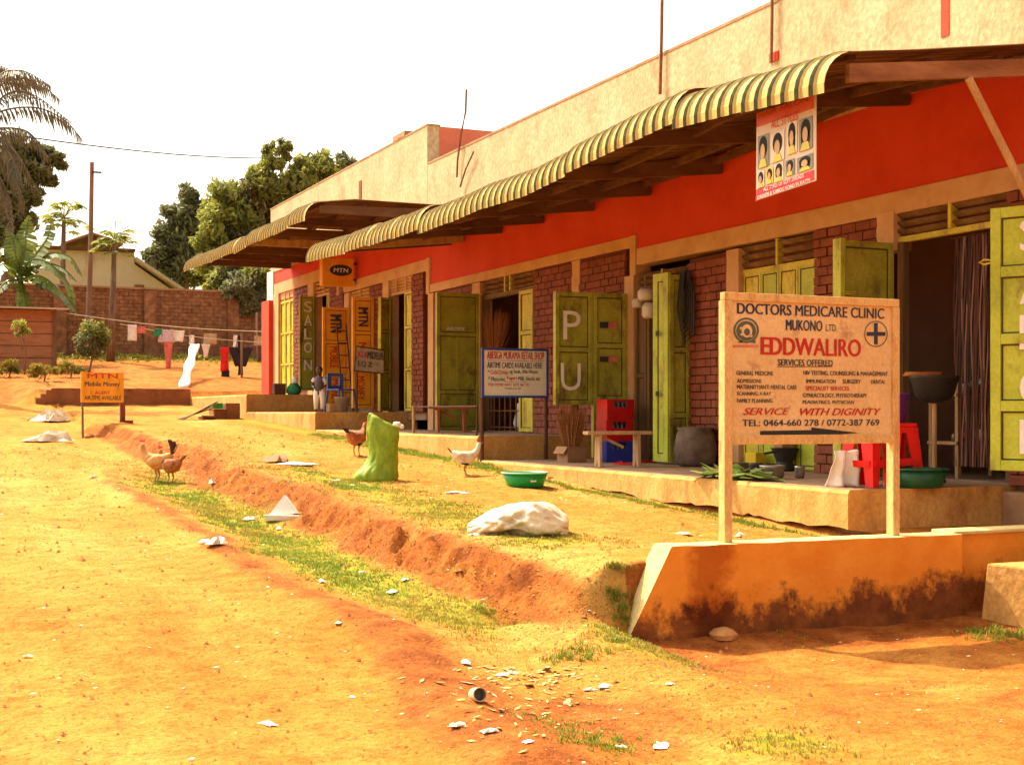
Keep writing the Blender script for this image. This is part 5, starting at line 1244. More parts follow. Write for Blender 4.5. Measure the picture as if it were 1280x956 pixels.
def crumple(px, py, w_, h_, mat, lab, cat='litter', name='litter', n=6, base='V', seed=0, group=None, Y=None):
    # find ground point under the measured pixel by marching the ray
    d = ray(px, py); t_ = 3.0
    while t_ < 60:
        x, y, z = CX+t_*d[0], t_*d[1], EYE+t_*d[2]
        if z < gz(x, y): break
        t_ += .02
    mb = MB(); rr = random.Random(seed+int(px*7+py))
    for i in range(n+1):
        for j in range(n+1):
            u, v = i/n-.5, j/n-.5; q = 1-.5*(abs(u)+abs(v))*rr.uniform(.6,1.2)
            mb.v.append((u*w_*rr.uniform(.7,1.25)+rr.uniform(-.07,.07)*w_, v*w_*.55*rr.uniform(.7,1.2)+rr.uniform(-.08,.08)*w_, h_*q*rr.uniform(.2,1) if (0 < i < n and 0 < j < n) else h_*.1*rr.random()))
    for i in range(n):
        for j in range(n): mb.f.append((i*(n+1)+j,(i+1)*(n+1)+j,(i+1)*(n+1)+j+1,i*(n+1)+j+1)); mb.m.append(0)
    o = mb.build(name, mat, None, solid=.003); o.location = (x, y, gz(x, y)+.004); o.rotation_euler = (0,0,rr.uniform(0,6.28)); tag(o, lab, cat, group); return o
crumple(60, 527, .85, .34, m_dpaper, 'large crumpled pale sheet lying left of the orange board', 'sheet', 'plastic_sheet')
crumple(62, 552, .75, .22, m_sack, 'flattened pale sack at the road edge below the orange board', 'sheet', 'plastic_sheet')
crumple(345, 577, .5, .13, m_card, 'torn brown carton piece on the bank top', 'cardboard', 'cardboard_piece')
crumple(372, 581, .45, .04, m_paper, 'flat white sheet beside the torn brown carton', 'paper', 'paper_sheet')
# white cone-like box piece in the ditch
d = ray(355, 650); t_ = 3.0
while EYE+t_*d[2] > gz(CX+t_*d[0], t_*d[1]): t_ += .02
cx0, cy0 = CX+t_*d[0], t_*d[1]; zz = gz(cx0, cy0)
wc = thing('polystyrene_box', 'broken white box piece standing like a tent in the ditch', 'litter', (cx0, cy0, zz), R(-20))
mb = MB(); mb.add([(-.15,-.05,.05),(.15,-.05,.07),(.0,.02,.25),(-.15,.02,.05),(.15,.03,.07),(.02,.05,.24)], [(0,1,2),(3,5,4),(0,2,5,3),(1,4,5,2),(0,3,4,1)]); mb.build('lid', m_paper, wc)
mb = MB(); mb.add([(-.17,-.09,0),(.17,-.09,.01),(.16,.07,.01),(-.16,.07,0),(-.19,-.11,.06),(.19,-.10,.05),(.17,.08,.05),(-.18,.08,.04)], [(0,1,5,4),(1,2,6,5),(2,3,7,6),(3,0,4,7),(0,3,2,1)]); mb.build('tray', m_paper, wc, solid=.01)
for (px, py, w_, h_, lb_) in ((270, 680, 0.22, 0.1, 'crumpled white paper on the dirt left of the tent shaped box piece'), (258, 679, 0.12, 0.06, 'small white fold of paper touching the crumpled paper'), (315, 650, 0.17, 0.07, 'white scrap just left of the tent shaped box piece'), (265, 605, 0.13, 0.14, 'upright white scrap on the bank right of the chickens'), (349, 661, 0.12, 0.04, 'white scrap just below the tent shaped box piece'), (421, 601, 0.14, 0.03, 'pale scrap on the bank top left of the green sack'), (440, 607, 0.1, 0.02, 'second small pale scrap left of the green sack foot'), (478, 596, 0.18, 0.04, 'white paper at the right foot of the green sack'), (568, 616, 0.2, 0.03, 'flat white sheet between green sack and green basin'), (580, 617, 0.12, 0.03, 'white scrap at the right end of the flat white sheet'), (506, 725, 0.08, 0.03, 'white scrap in the ditch below the pale lying sack'), (490, 741, 0.11, 0.03, 'larger white scrap in the grassy ditch, lower of two'), (402, 727, 0.09, 0.03, 'white scrap at the left edge of the ditch grass'), (452, 716, 0.05, 0.02, 'tiny white scrap inside the ditch grass'), (582, 829, 0.09, 0.03, 'white scrap above the open tin'), (628, 846, 0.07, 0.03, 'white scrap at the upper edge of the dry husks'), (755, 858, 0.12, 0.02, 'pale flat scrap right of the dry husks'), (738, 863, 0.07, 0.02, 'small pale scrap beside the flat one right of the husks'), (573, 908, 0.09, 0.03, 'white scrap left below the open tin'), (826, 934, 0.12, 0.02, 'white scrap near the bottom edge right of the lowest grass'), (660, 928, 0.06, 0.02, 'tiny white scrap at the bottom of the husk heap'), (775, 936, 0.06, 0.02, 'tiny white scrap in the lowest grass patch'), (335, 906, 0.1, 0.03, 'lone pale scrap on the road near the bottom'), (117, 597, 0.12, 0.05, 'lone white scrap on the road left of the chickens'), (640, 843, 0.06, 0.03, 'small white scrap above the husk heap'), (612, 916, 0.09, 0.03, 'white scrap below the open tin'), (423, 780, 0.06, 0.02, 'small scrap on the road beside the red ridge'), (35, 821, 0.05, 0.02, 'tiny white scrap at the left of the road'), (440, 872, 0.04, 0.015, 'tiny scrap on the road left of the open tin'), (855, 668, 0.14, 0.03, 'pale flat scrap on the dirt left of the sign post foot'), (838, 857, 0.05, 0.02, 'tiny scrap on the dirt yard below the orange wall'), (925, 671, 0.1, 0.06, 'white scrap in the weeds behind the left sign post')):
    crumple(px, py, w_*.95, h_*.65, (m_dpaper, m_paper, m_dpaper)[(px+py) % 3], lb_, 'litter', 'paper_scrap', n=4, group='small white paper scraps along the ditch and road')
# open tin near the road edge
d = ray(597, 876); t_ = 3.0
while EYE+t_*d[2] > gz(CX+t_*d[0], t_*d[1]): t_ += .02
mb = MB(); mb.lathe([(0,-.07),(.035,-.07),(.035,.07),(.031,.07),(.031,-.06),(0,-.06)], (0,0,0), 20)
o = mb.build('tin_can', M('pale_tin', [(.45,.33,.2),(.6,.48,.33)], scale=9, rough=.5), None, smooth=False); o.location = (CX+t_*d[0], t_*d[1], gz(CX+t_*d[0], t_*d[1])+.03); o.rotation_euler = (R(78), 0, R(-12)); tag(o, 'open empty tin lying on the litter heap near the road', 'tin')
# pale dry leaves and husks heap near the tin
def onray(px, py):
    d = ray(px, py); t_ = 3.0
    while EYE+t_*d[2] > gz(CX+t_*d[0], t_*d[1]) and t_ < 80: t_ += .02
    return CX+t_*d[0], t_*d[1]
rr = random.Random(21); mb = MB()
for k in range(240):
    px = rr.gauss(655, 50); py = rr.gauss(875, 26) if k % 2 else 842+rr.gauss(0, 9)+.0*(px)
    if py < 835: continue
    x, y = onray(px, py); z = gz(x, y)+.008; a = rr.uniform(0,6.28); s = rr.uniform(.008,.034)*(1.9 if k % 9 == 0 else 1); u = Vector((math.cos(a), math.sin(a), rr.uniform(-.2,.4)))*s; v = Vector((-math.sin(a), math.cos(a), rr.uniform(-.2,.4)))*s*.35; c = Vector((x,y,z))
    mb.add([c-u, c-v, c+u, c+v], [(0,1,2,3)])
o = kind(mb.build('dry_husks', M('dry_husk', [(.36,.24,.09),(.55,.42,.2)], scale=20, rough=.9), None), 'stuff'); o['label'] = 'scattered pale dry husks and leaf bits around the open tin'

# chickens
def hen(px, py, rz, lab, mb_, mt_, scale=1.0, peck=False, cock=False):
    x, y = onray(px, py); h = thing('chicken', lab, 'chicken', (x, y, gz(x, y)), rz); h.scale = (scale,)*3
    if peck: neck = [(.10,0,.21),(.16,0,.17),(.19,0,.10),(.205,0,.06)]
    else: neck = [(.10,0,.24),(.145,0,.30),(.16,0,.36),(.165,0,.395)]
    V_ = [(0,0,.20),(-.08,0,.22),(-.14,0,.26),(-.17,0,.29)]+neck+[(.0,.04,.13),(.0,-.04,.13)]
    E_ = [(0,1),(1,2),(2,3),(0,4),(4,5),(5,6),(6,7),(0,8),(0,9)]
    R_ = [(.095,.085),(.085,.075),(.045,.05),(.018,.025),(.062,.06),(.036,.036),(.028,.028),(.026,.026),.04,.04]
    skinfig('body', V_, E_, R_, mb_, h)
    hd_ = Vector(neck[-1]); dr = Vector((.03,0,-.03)) if peck else Vector((.04,0,-.005))
    MB().tube([hd_+dr*.5, hd_+dr*1.35], [.010,.002], 6).build('beak', m_leg, h)
    cb_ = MB(); 
    for k in range(4): cb_.tube([hd_+Vector((.02-.015*k,0,.015)), hd_+Vector((.018-.017*k,0,.05 if cock else .035))], [.007,.003], 5)
    cb_.tube([hd_+Vector((.015,0,-.01)), hd_+Vector((.02,0,-.035))], [.008,.004], 5); cb_.build('comb', m_comb, h)
    tl = MB(); nn = 9
    for k in range(nn):
        a = -.5+k/(nn-1); L1 = .16 if cock else .10; base = Vector((-.15,a*.03,.26))
        ang = 1.0+.5*(k % 3)/2 if cock else .75
        pts = [base+Vector((-math.cos(ang*(.6+.5*q))*L1*q, a*.05*q, math.sin(ang*(1.1-.35*q))*L1*q*1.2)) for q in (0,.35,.7,1)]
        for q0, q1, w0, w1 in ((0,1,.012,.02),(1,2,.02,.02),(2,3,.02,.006)):
            tl.add([pts[q0]+Vector((-w0*.5,0,w0)), pts[q0]-Vector((-w0*.5,0,w0)), pts[q1]-Vector((-w1*.5,0,w1)), pts[q1]+Vector((-w1*.5,0,w1))], [(0,1,2,3)])
    tl.build('tail', mt_, h, solid=.003)
    for s in (-1,1):
        wg = MB(); wg.lathe([(0,-.11),(.03,-.09),(.055,-.02),(.05,.04),(.02,.09),(0,.1)], (0,0,0), 10, sx=1, sy=.3)
        o = wg.build('wing', m_cloth if cock and s < 0 else mb_, h, smooth=True); o.location = (-.02, s*.075, .22); o.rotation_euler = (0, R(-75), 0)
        lg = MB(); lg.tube([(.0,s*.035,.12),(-.015,s*.035,.07),(.01,s*.035,.005)], [.014,.008,.006], 6)
        for a in (-.5,0,.5): lg.tube([(.01,s*.035,.006),(.045,s*.035+.03*a,.003)], .004, 4)
        lg.tube([(.01,s*.035,.006),(-.02,s*.035,.003)], .004, 4); lg.build('leg', m_leg, h)
    return h
YW = -YAW
hen(196, 602, R(170)+YW, 'tan cockerel with white back and dark raised tail at the road edge', m_hen, m_tail, 1.25, False, True)
hen(213, 604, R(150)+YW, 'brown hen with pale wings beside the cockerel', m_hendark, m_hendark, 1.1, False, False)
hen(446, 570, R(60)+YW, 'dark red brown hen with white patch walking near the green sack', m_hendark, m_tail, 1.2)
hen(582, 594, R(10)+YW, 'pale hen walking below the second verandah corner', m_sack, m_hendark, 1.0)

# grass as joined blades
def blades(mb, x, y, h, rr, n=5, w_=.005):
    z = gz(x, y)-.005
    for k in range(n):
        a = rr.uniform(0,6.28); l = rr.uniform(.3,1.0)*h; bx_, by_ = x+rr.uniform(-.02,.02), y+rr.uniform(-.02,.02); lean = rr.uniform(.1,.8)*l
        c, s = math.cos(a), math.sin(a); m1 = (bx_+c*lean*.35, by_+s*lean*.35, z+l*.6); tp = (bx_+c*lean, by_+s*lean, z+l*.95)
        mb.add([(bx_-s*w_,by_+c*w_,z),(bx_+s*w_,by_-c*w_,z),(m1[0]+s*w_*.8,m1[1]-c*w_*.8,m1[2]),(m1[0]-s*w_*.8,m1[1]+c*w_*.8,m1[2]),tp], [(0,1,2,3),(3,2,4)])
rr = random.Random(31); g1 = MB(); g2 = MB(); cnt = 0
for k in range(190000):
    x = rr.uniform(-7.2, -1.85); y = rr.uniform(4.4, 24)
    gv = grassy(x, y)
    if gv < .12: continue
    pn = noise.noise(Vector((x*1.6, y*1.6, 8)))*.5+noise.noise(Vector((x*5, y*5, 2)))*.35
    if rr.random() < max(0, (gv-.26)*1.2+pn*1.1):
        if x > -1.9 and y > 9: continue
        tall = .022+.022*rr.random()
        if x > -2.6 and y > 9.2: tall *= 1.5
        (g2 if (noise.noise(Vector((x*.9, y*.9, 5))) > .02 or x > -2.6) else g1) and blades(g2 if (noise.noise(Vector((x*.9, y*.9, 5))) > .05 or x > -2.6) else g1, x, y, tall, rr, 4, .0035); cnt += 1
# taller tufts
for (px, py, n_, h_, sp_) in ((715,818,90,.11,.22),(775,770,70,.12,.10),(770,735,40,.10,.08),(745,930,80,.09,.20),(700,905,40,.06,.2),(1262,795,120,.11,.20),(1225,790,60,.08,.15),(602,762,40,.07,.08),(640,680,70,.06,.2),(680,685,50,.05,.15),(850,790,8,.1,.03),(1010,800,20,.05,.3),(600,665,40,.05,.15),(770,800,30,.08,.08)):
    x0, y0 = onray(px, py)
    for k in range(n_): blades(g2 if k % 3 else g1, x0+rr.gauss(0, sp_*.55), y0+rr.gauss(0, sp_*.45), h_*.62*rr.uniform(.4,1.1), rr, 6, .0035)
for y in range(60):
    yy = rr.uniform(9.3, 16.8); 
    for q in range(5): blades(g2 if q % 2 else g1, -1.92-abs(rr.gauss(0,.22)), yy+rr.gauss(0,.12), rr.uniform(.03,.10), rr, 5)
o = kind(g1.build('dry_grass', m_grass, None), 'stuff'); o['label'] = 'short yellowish dry grass along the ditch and bank'
o = kind(g2.build('grass', m_grassg, None), 'stuff'); o['label'] = 'patches of short green grass along ditch and verandah'
# clods and pebbles
rr = random.Random(41); mb = MB()
for k in range(15000):
    if k % 3 == 0:
        y = rr.uniform(5, 22); x = -5.2+.35*noise.noise(Vector((0, y*.33, 1.0)))+rr.gauss(-.1, .35)
    else: x = rr.uniform(-11, -2.2); y = 3.6+(rr.random()**1.6)*22
    if x > -4.5 and 7.5 < y < 8.1: continue
    r_ = rr.uniform(.003,.009)*(1+.05*y)*(2.0 if rr.random() < .06 else 1); z = gz(x, y)
    P = [(x+rr.uniform(.6,1.2)*r_*a, y+rr.uniform(.6,1.2)*r_*b_, z+rr.uniform(.5,1)*r_*c) for a, b_, c in ((1,0,0),(0,1,0),(-1,0,0),(0,-1,0),(0,0,1.2))]
    mb.add(P, [(0,1,4),(1,2,4),(2,3,4),(3,0,4)])
o = kind(mb.build('clods', m_stone, None), 'stuff'); o['label'] = 'small soil clods and pebbles strewn over the dirt'
mb = MB()
for k in range(1500):
    x = rr.uniform(-11, -2.2); y = 3.6+(rr.random()**1.6)*20
    if x > -4.5 and 7.4 < y < 8.1: continue
    z = gz(x, y)+.003; a = rr.uniform(0, 6.28); q = rr.uniform(.005,.016)*(1+.04*y); u = Vector((math.cos(a), math.sin(a), .1))*q; v = Vector((-math.sin(a), math.cos(a), .25))*q*.5; c = Vector((x, y, z))
    mb.add([c-u, c-v, c+u*.8, c+v], [(0,1,2,3)])
o = kind(mb.build('pale_chips', M('pale_chip', [(.50,.38,.20),(.70,.58,.36)], scale=30), None), 'stuff'); o['label'] = 'tiny pale chips and straw bits strewn over the dirt road'
# loose rubble below the orange wall
for (px, py, r_, lab) in ((905,797,.09,'low lump of fallen plaster at the foot of the orange wall'),(690,597,.05,'small dark stone by the verandah foot left'),(948,887,.018,'small red stone on the yard dirt'),(690,205,0,'')):
    if not r_: continue
    x, y = onray(px, py); mb = blob([(r_,0),(r_*1.1,r_*.35),(r_*.7,r_*.7),(r_*.2,r_*.85)], (0,0,0), 12, amp=.22, seed=px); o = mb.build('stone', m_stone, None, smooth=False); o.location = (x, y, gz(x, y)-.01); tag(o, lab, 'stone')

# ------------------------------------------------------------------ background: compound wall, house, shack, poles, laundry
cw = thing('brick_wall', 'long mud brick compound wall behind the laundry yard', 'wall', (3, 50, 3.5)); cwo = Vector((3, 50, 3.5))
ZT = 6.02
MB().box(-12, 16, 50.02, 50.2, 2.9, ZT-.02).build('wall_core', m_mudmortar, cw, off=cwo)
mb = MB(); rr = random.Random(51); z = 3.05; k = 0
while z < ZT-.1:
    x = -12+(.16 if k % 2 else 0)
    while x < 14:
        dx = rr.uniform(-.012,.012); mb.box(x+.012, x+.32-.012, 49.985+dx, 50.05, z+.008, z+.135-.008); x += .32
    z += .135; k += 1
kind(mb.build('brick_courses', m_mud, cw, off=cwo), 'stuff')
for x in (-4.0, -.9, 2.1): MB().box(x, x+.42, 49.86, 50.03, 2.9, ZT-.05).build('buttress', m_mud, cw, off=cwo)
MB().box(-12, 16, 49.93, 50.25, ZT-.02, ZT+.05).build('coping', m_conc, cw, off=cwo)
# house with gable
hs_ = thing('house', 'pale plastered house with low pitched roof behind the brick wall', 'house', (-3, 63, 5)); ho = Vector((-3, 63, 5))
pl = [hy(222,364,62), hy(168,330,62), hy(168,316,62), hy(44,311,62)]
P = [Vector((pl[3].x, 62, 5.0)), Vector((pl[0].x-.2, 62, 5.0)), pl[0]+Vector((-.2,0,0)), pl[1], pl[2], pl[3]]
n = len(P); Q = [p+Vector((0,8,0)) for p in P]
mb = MB(); mb.add(P+Q, [tuple(range(n)), tuple(range(2*n-1,n-1,-1))]+[(i,i+n,(i+1)%n+n,(i+1)%n) for i in range(n)]); mb.build('wall', m_housewall, hs_, off=ho)
def slabseg(a, b_, name, mat, y0, y1, tk):
    a = a.copy(); b_ = b_.copy(); mb = MB(); V4 = []
    for zz_ in (0, tk):
        for (p_, yy_) in ((a, y0), (b_, y0), (b_, y1), (a, y1)): V4.append((p_.x, yy_, p_.z+zz_))
    mb.add(V4, [(0,3,2,1),(4,5,6,7),(0,1,5,4),(1,2,6,5),(2,3,7,6),(3,0,4,7)]); mb.build(name, mat, hs_, off=ho)
slabseg(hy(228,366,62), hy(168.5,327,62), 'roof', m_roof, 61.5, 70.5, .16)
slabseg(hy(168,315.5,62), hy(40,310.5,62), 'roof_edge', m_darkwood, 61.7, 70.4, .12)
slabseg(hy(150,309,66), hy(112,296,66), 'back_roof', m_plank, 65, 72, .1); slabseg(hy(111.8,296,66), hy(75,309,66), 'back_roof', m_plank, 65, 72, .1)
a = hy(168, 356, 61.97); b_ = hy(180, 363, 61.97)
vf = MB().box(a.x, b_.x, 61.94, 61.99, b_.z, a.z).build('vent', m_brick, hs_, off=ho)
for k in range(4):
    x = a.x+(b_.x-a.x)*(k+.5)/4; MB().box(x-.03, x+.03, 61.92, 61.939, b_.z, a.z).build('vent_brick', m_mud, vf, off=ho)
# timber shack
sk = thing('shack', 'small shack of weathered horizontal planks at the left edge', 'shack', (-5.8, 44, 2.5)); sko = Vector((-5.8,44,2.5))
xr = hy(69, 420, 44).x; xl_ = xr-5; zr = hy(35, 386, 44).z; zl = hy(35, 462, 44).z
MB().box(xl_, xr-.05, 44.06, 46.5, zl-.3, zr-.05).build('core', m_dark, sk, off=sko)
npl = 5; rr = random.Random(61)
for k in range(npl):
    za = zl+(zr-zl)*k/npl; zb2 = zl+(zr-zl)*(k+1)/npl-.03
    MB().box(xl_, xr+rr.uniform(-.03,.02), 44.0+rr.uniform(-.02,.02), 44.05, za, zb2).build('plank', m_plank, sk, off=sko)
MB().box(xr-.06, xr+.04, 43.94, 43.985, zl-.1, zr).build('post', m_frame, sk, off=sko)
MB().tbox(Matrix.Translation((xr-2.4, 44.8, zr+.06)) @ Matrix.Rotation(R(3),4,'X'), -2.8, 2.75, -1.3, 1.9, -.02, .03).build('roof', m_roof, sk, off=sko)
# utility pole, wires
p = hy(115, 203, 48.5); pb = hy(112, 400, 48.5)
up = thing('utility_pole', 'tall bare timber utility pole in front of the brick wall', 'pole', (p.x-.1, 48.5, gz(p.x, 48.5))); uo = up.location.copy()
MB().tube([(p.x-.18,48.5,gz(p.x,48.5)-.3),(p.x-.06,48.5,6.5),(p.x,48.5,p.z)], [.10,.085,.07], 10).build('pole', m_pole, up, off=uo)
MB().tube([(p.x-.02,48.4,p.z-.35),(p.x+.3,48.4,p.z-.35)], .035, 6).build('crossarm', m_metal, up, off=uo)
pts = []
a = hy(-60, 158, 40); b_ = hy(410, 197, 62)
for k in range(21):
    u = k/20; q = a.lerp(b_, u); q.z -= .35*math.sin(math.pi*u); pts.append(q)
mb = MB(); mb.tube(pts, .022, 4); o = mb.build('power_line', m_black, None, off=a); tag(o, 'single thin overhead wire crossing the pale sky', 'wire')
# washing line
wl0 = hy(80, 391, 43.9); wl1 = hy(345, 415, 41.5)
def wl(u): 
    q = wl0.lerp(wl1, u); q.z -= .12*math.sin(math.pi*u); return q
mb = MB(); mb.tube([wl(i/16) for i in range(17)], .014, 5); o = mb.build('washing_line', m_rope, None, off=wl0); tag(o, 'sagging washing line strung from the shack across the yard', 'line')
wl2a = hy(150, 405, 42.6); wl2b = hy(330, 428, 41.2)
mb = MB(); mb.tube([wl2a.lerp(wl2b, i/12)-Vector((0,0,.1*math.sin(math.pi*i/12))) for i in range(13)], .010, 5); o = mb.build('washing_line', m_rope, None, off=wl2a); tag(o, 'lower second washing line carrying the clothes', 'line')
lp = 41.9
for (x0, x1, y0, y1, mat, lab, kw) in (
    (160,171,406,426,m_cloth,'white shirt first from the left on the washing line',{}),
    (171,182,408,417,m_clothpink,'small pink garment right of the first white shirt',{}),
    (193,203,411,421,m_clothgreen,'small green garment on the line beside the lilac cloth',{}),
    (198,218,412,428,m_clothlilac,'wide pale lilac cloth in the middle of the line',{}),
    (215,231,413,427,m_cloth,'white blouse next to the lilac cloth',{'taper':.7}),
    (205,216,428,461,m_clothpink,'long faded red garment hanging under the lilac cloth',{'taper':.5}),
    (237,243,419,431,m_cloth,'small white sock left of the long white cloth',{}),
    (252,263,430,447,m_cloth,'small white garment right of the long white cloth',{'taper':.3}),
    (255,271,417,430,m_clothbeige,'square beige cloth on the line above the white garment',{}),
    (276,286,434,464,m_clothred,'bright red garment hanging low near the pillar',{}),
    (277,287,463,472,m_clothdark,'dark hem cloth hanging below the red garment',{}),
    (292,297,419,434,m_cloth,'narrow white strip beside the black garment',{}),
    (296,304,419,440,m_clothdark,'black garment above the dark bundle',{}),
    (286,316,434,458,m_clothdark,'wide dark garment draped at the right end of the line',{'taper':.45}),
    (298,304,452,469,m_clothdark,'thin dark sleeve hanging under the wide dark garment',{}),
    (318,330,420,432,m_clothbeige,'dull grey beige cloth at the far right of the line',{})):
    drape(x0, x1, y0, y1, lp, mat, 'garment', lab, 'clothing', .05, 8, 4, kw.get('taper', 1.0), 'clothes drying on the washing line')
a = hy(244, 430, 41.8); b_ = hy(229, 484, 38.2); mb = MB(); n = 12
for i in range(n+1):
    q = a.lerp(b_, i/n); w_ = .13+.03*math.sin(i*1.3); mb.v += [(q.x-w_, q.y, q.z), (q.x+w_, q.y+.03*math.sin(i), q.z)]
for i in range(n): mb.f.append((2*i,2*i+1,2*i+3,2*i+2)); mb.m.append(0)
o = mb.build('garment', m_cloth, None, off=b_, smooth=True, solid=.01); tag(o, 'long white cloth slanting from the line down to the low wall', 'clothing', 'clothes drying on the washing line')
for (px, py, Y_, lab) in ((303,470,41.4,'post at the right end of the washing line'),):
    q = hy(px, 420, Y_); o = MB().tube([(q.x,Y_+.1,gz(q.x,Y_)-.1),(q.x,Y_+.1,q.z+.1)], .035, 6).build('line_post', m_frame, None, off=(q.x,Y_,gz(q.x,Y_))); tag(o, lab, 'post')
o = MB().box(320.0*0+hy(322,400,48).x, hy(334,400,48).x, 48, 48.3, gz(2,48)-.2, hy(322,390,48).z).build('gate_post', m_darkwood, None, off=(hy(328,450,48).x,48,gz(2,48))); tag(o, 'dark upright post before the brick wall beside the pillar', 'post')

# ------------------------------------------------------------------ vegetation
def leafquad(mb, c, u, v, mi=0):
    mb.add([c-u, c-v*.5-u*.2, c+u, c+v*.5-u*.1], [(0,1,2,3)], mi)
def rvec(rr):
    while True:
        v = Vector((rr.uniform(-1,1), rr.uniform(-1,1), rr.uniform(-1,1)))
        if .05 < v.length < 1: return v.normalized()
def crown(blobs, n, size, rr, mats=1, weights=None, sway=.5):
    mb = MB(); tot = sum(b_[3]**2 for b_ in blobs)
    for (cx, cy, cz, r_, sq, mi) in blobs:
        k = int(n*r_*r_/tot)
        # sub-clumps on the blob
        subs = [(rvec(rr)*r_*rr.uniform(.35,.85)) for _ in range(max(6, k//55))]
        for i in range(k):
            s = subs[rr.randrange(len(subs))]; d = rvec(rr)*r_*.42*rr.uniform(.3,1.15)**.6
            p = Vector((cx+s.x+d.x, cy+s.y+d.y, cz+(s.z+d.z)*sq))
            u = rvec(rr)*size*rr.uniform(.6,1.2); v = u.cross(rvec(rr)); v = v.normalized()*size*rr.uniform(.5,.9)
            u.z -= size*.25
            leafquad(mb, p, u, v, mi if rr.random() < .86 else 0)
    return mb
def tree(name, lab, cat, base, blobs, n, size, mats, trunk_r=.18, seed=1, limbs=6):
    rr = random.Random(seed); t_ = thing(name, lab, cat, base); off = Vector(base)
    crown(blobs, n, size, rr).build('crown', mats, t_, off=off)
    top = max(blobs, key=lambda b_: b_[2]); cxm = sum(b_[0] for b_ in blobs)/len(blobs); cym = sum(b_[1] for b_ in blobs)/len(blobs); czm = sum(b_[2] for b_ in blobs)/len(blobs)
    tr = MB(); tr.tube([(base[0],base[1],base[2]-.3),((base[0]+cxm)/2+.1,(base[1]+cym)/2,(base[2]+czm)/2),(cxm,cym,czm)], [trunk_r*1.25,trunk_r,trunk_r*.6], 8)
    tr.build('trunk', m_bark, t_, off=off, smooth=True)
    lm = MB(); bl = sorted(blobs, key=lambda b_: -b_[3])[:limbs]
    for (x, y, z, r_, sq, mi) in bl:
        s0 = Vector((base[0]*.5+cxm*.5, base[1]*.5+cym*.5, base[2]*.45+czm*.55)); lm.tube([s0, s0.lerp(Vector((x,y,z)),.5)+Vector((0,0,-.2)), (x,y,z)], [trunk_r*.5,trunk_r*.3,trunk_r*.12], 6)
    lm.build('limbs', m_bark, t_, off=off, smooth=True)
    return t_
def bl(px, py, Y_, rpx, sq=.9, mi=0):
    p = hy(px, py, Y_); d = ray(px, py); r_ = rpx*(Y_/d[1])/F; return (p.x, p.y, p.z, r_, sq, mi)
rr = random.Random(71)
# big broadleaf tree above and left of the far awning
tree('broadleaf_tree', 'large sunlit broadleaf tree rising behind the far awning', 'tree', (hy(345,450,58).x, 58, 4.5),
     [bl(285,245,58,30,mi=1),bl(268,268,57.5,24,mi=2),bl(300,270,58,34,mi=1),bl(330,232,58,26,mi=1),bl(345,200,58,16,mi=2),bl(358,190,58,14,mi=1),bl(375,210,58,20,mi=1),bl(400,205,59,22,mi=1),bl(270,305,57,24,mi=1),bl(318,250,58.5,30,mi=3),
      bl(345,265,59,40,mi=1),bl(385,240,60,34,mi=1),bl(300,310,58,34,mi=0),bl(340,310,59,44,mi=0),bl(260,330,57,18,mi=2),bl(425,205,60,18,mi=0),bl(290,345,58,28,mi=0),bl(262,285,57,16,mi=2),bl(330,188,58,7,mi=1),bl(352,178,58,6,mi=1),bl(340,183,58,6,mi=1),bl(265,330,57.5,26,mi=1),bl(256,300,57.5,16,mi=2),bl(325,215,58,20,mi=2),bl(372,232,58,26,mi=1),bl(310,330,57,30,mi=1)], 27000, .17, [m_leaf_dark, m_leaf_a, m_leaf_lime, m_leaf_red], .22, 1, 8)
tree('evergreen_tree', 'dark dense evergreen tree left of the broadleaf tree', 'tree', (hy(225,400,66).x, 66, 6),
     [bl(232,245,66,16),bl(222,268,66,20),bl(240,275,66,26),bl(210,290,66,20),bl(228,305,66,30),bl(205,318,66,22),bl(250,310,66,26),bl(235,335,66,30),bl(200,338,66,16),bl(258,262,66,14),bl(234,236,66,8),bl(262,340,66,20),bl(262,285,66,18),bl(255,262,66,14),bl(264,315,66,22),bl(190,322,66,14)], 20000, .17, [m_leaf_dark], .2, 2)
tree('broadleaf_tree', 'shady bush like tree hanging over the brick wall under the far awning', 'tree', (hy(310,420,51.5).x, 51.5, 3.6),
     [bl(300,362,50.2,26),bl(325,352,50.5,28,mi=1),bl(280,348,51,20,mi=1),bl(312,380,49.8,16),bl(338,375,50,22),bl(265,360,51,12,mi=2),bl(295,340,51,22),bl(345,345,50.5,26)], 15000, .15, [m_leaf_dark, m_leaf_a, m_leaf_lime], .16, 3)
tree('evergreen_tree', 'tall dark layered tree at the left edge behind the palm', 'tree', (hy(-10,400,56).x, 56, 4),
     [bl(20,185,56,22),bl(50,190,56,20,.5),bl(70,200,56,18,.45),bl(30,210,56,30,.7),bl(60,225,56,16,.4),bl(80,208,56,9,.4),bl(10,240,56,34,.8),bl(40,245,56,22,.5),bl(0,280,56,34),bl(30,275,56,20),bl(10,310,56,26),bl(-20,220,56,40),bl(-30,290,56,40)], 18000, .18, [m_leaf_dark], .25, 4)
tree('bush', 'round green sapling standing before the wall left of the mobile money board', 'bush', (hy(107,470,41.5).x, 41.5, gz(-5,41.5)),
     [bl(112,412,41.5,16,mi=1),bl(122,422,41.5,16,mi=1),bl(106,425,41.5,14),bl(116,436,41.5,15),bl(104,436,41.5,10),bl(128,410,41.5,8,mi=1)], 3500, .06, [m_leaf_dark, m_leaf_a], .03, 5)
tree('bush', 'thin pale sapling in front of the plank shack', 'bush', (hy(30,460,42).x, 42, gz(-6,42)),
     [bl(24,405,42,9),bl(32,412,42,9),bl(22,416,42,6)], 500, .06, [m_leaf_lime], .02, 6)
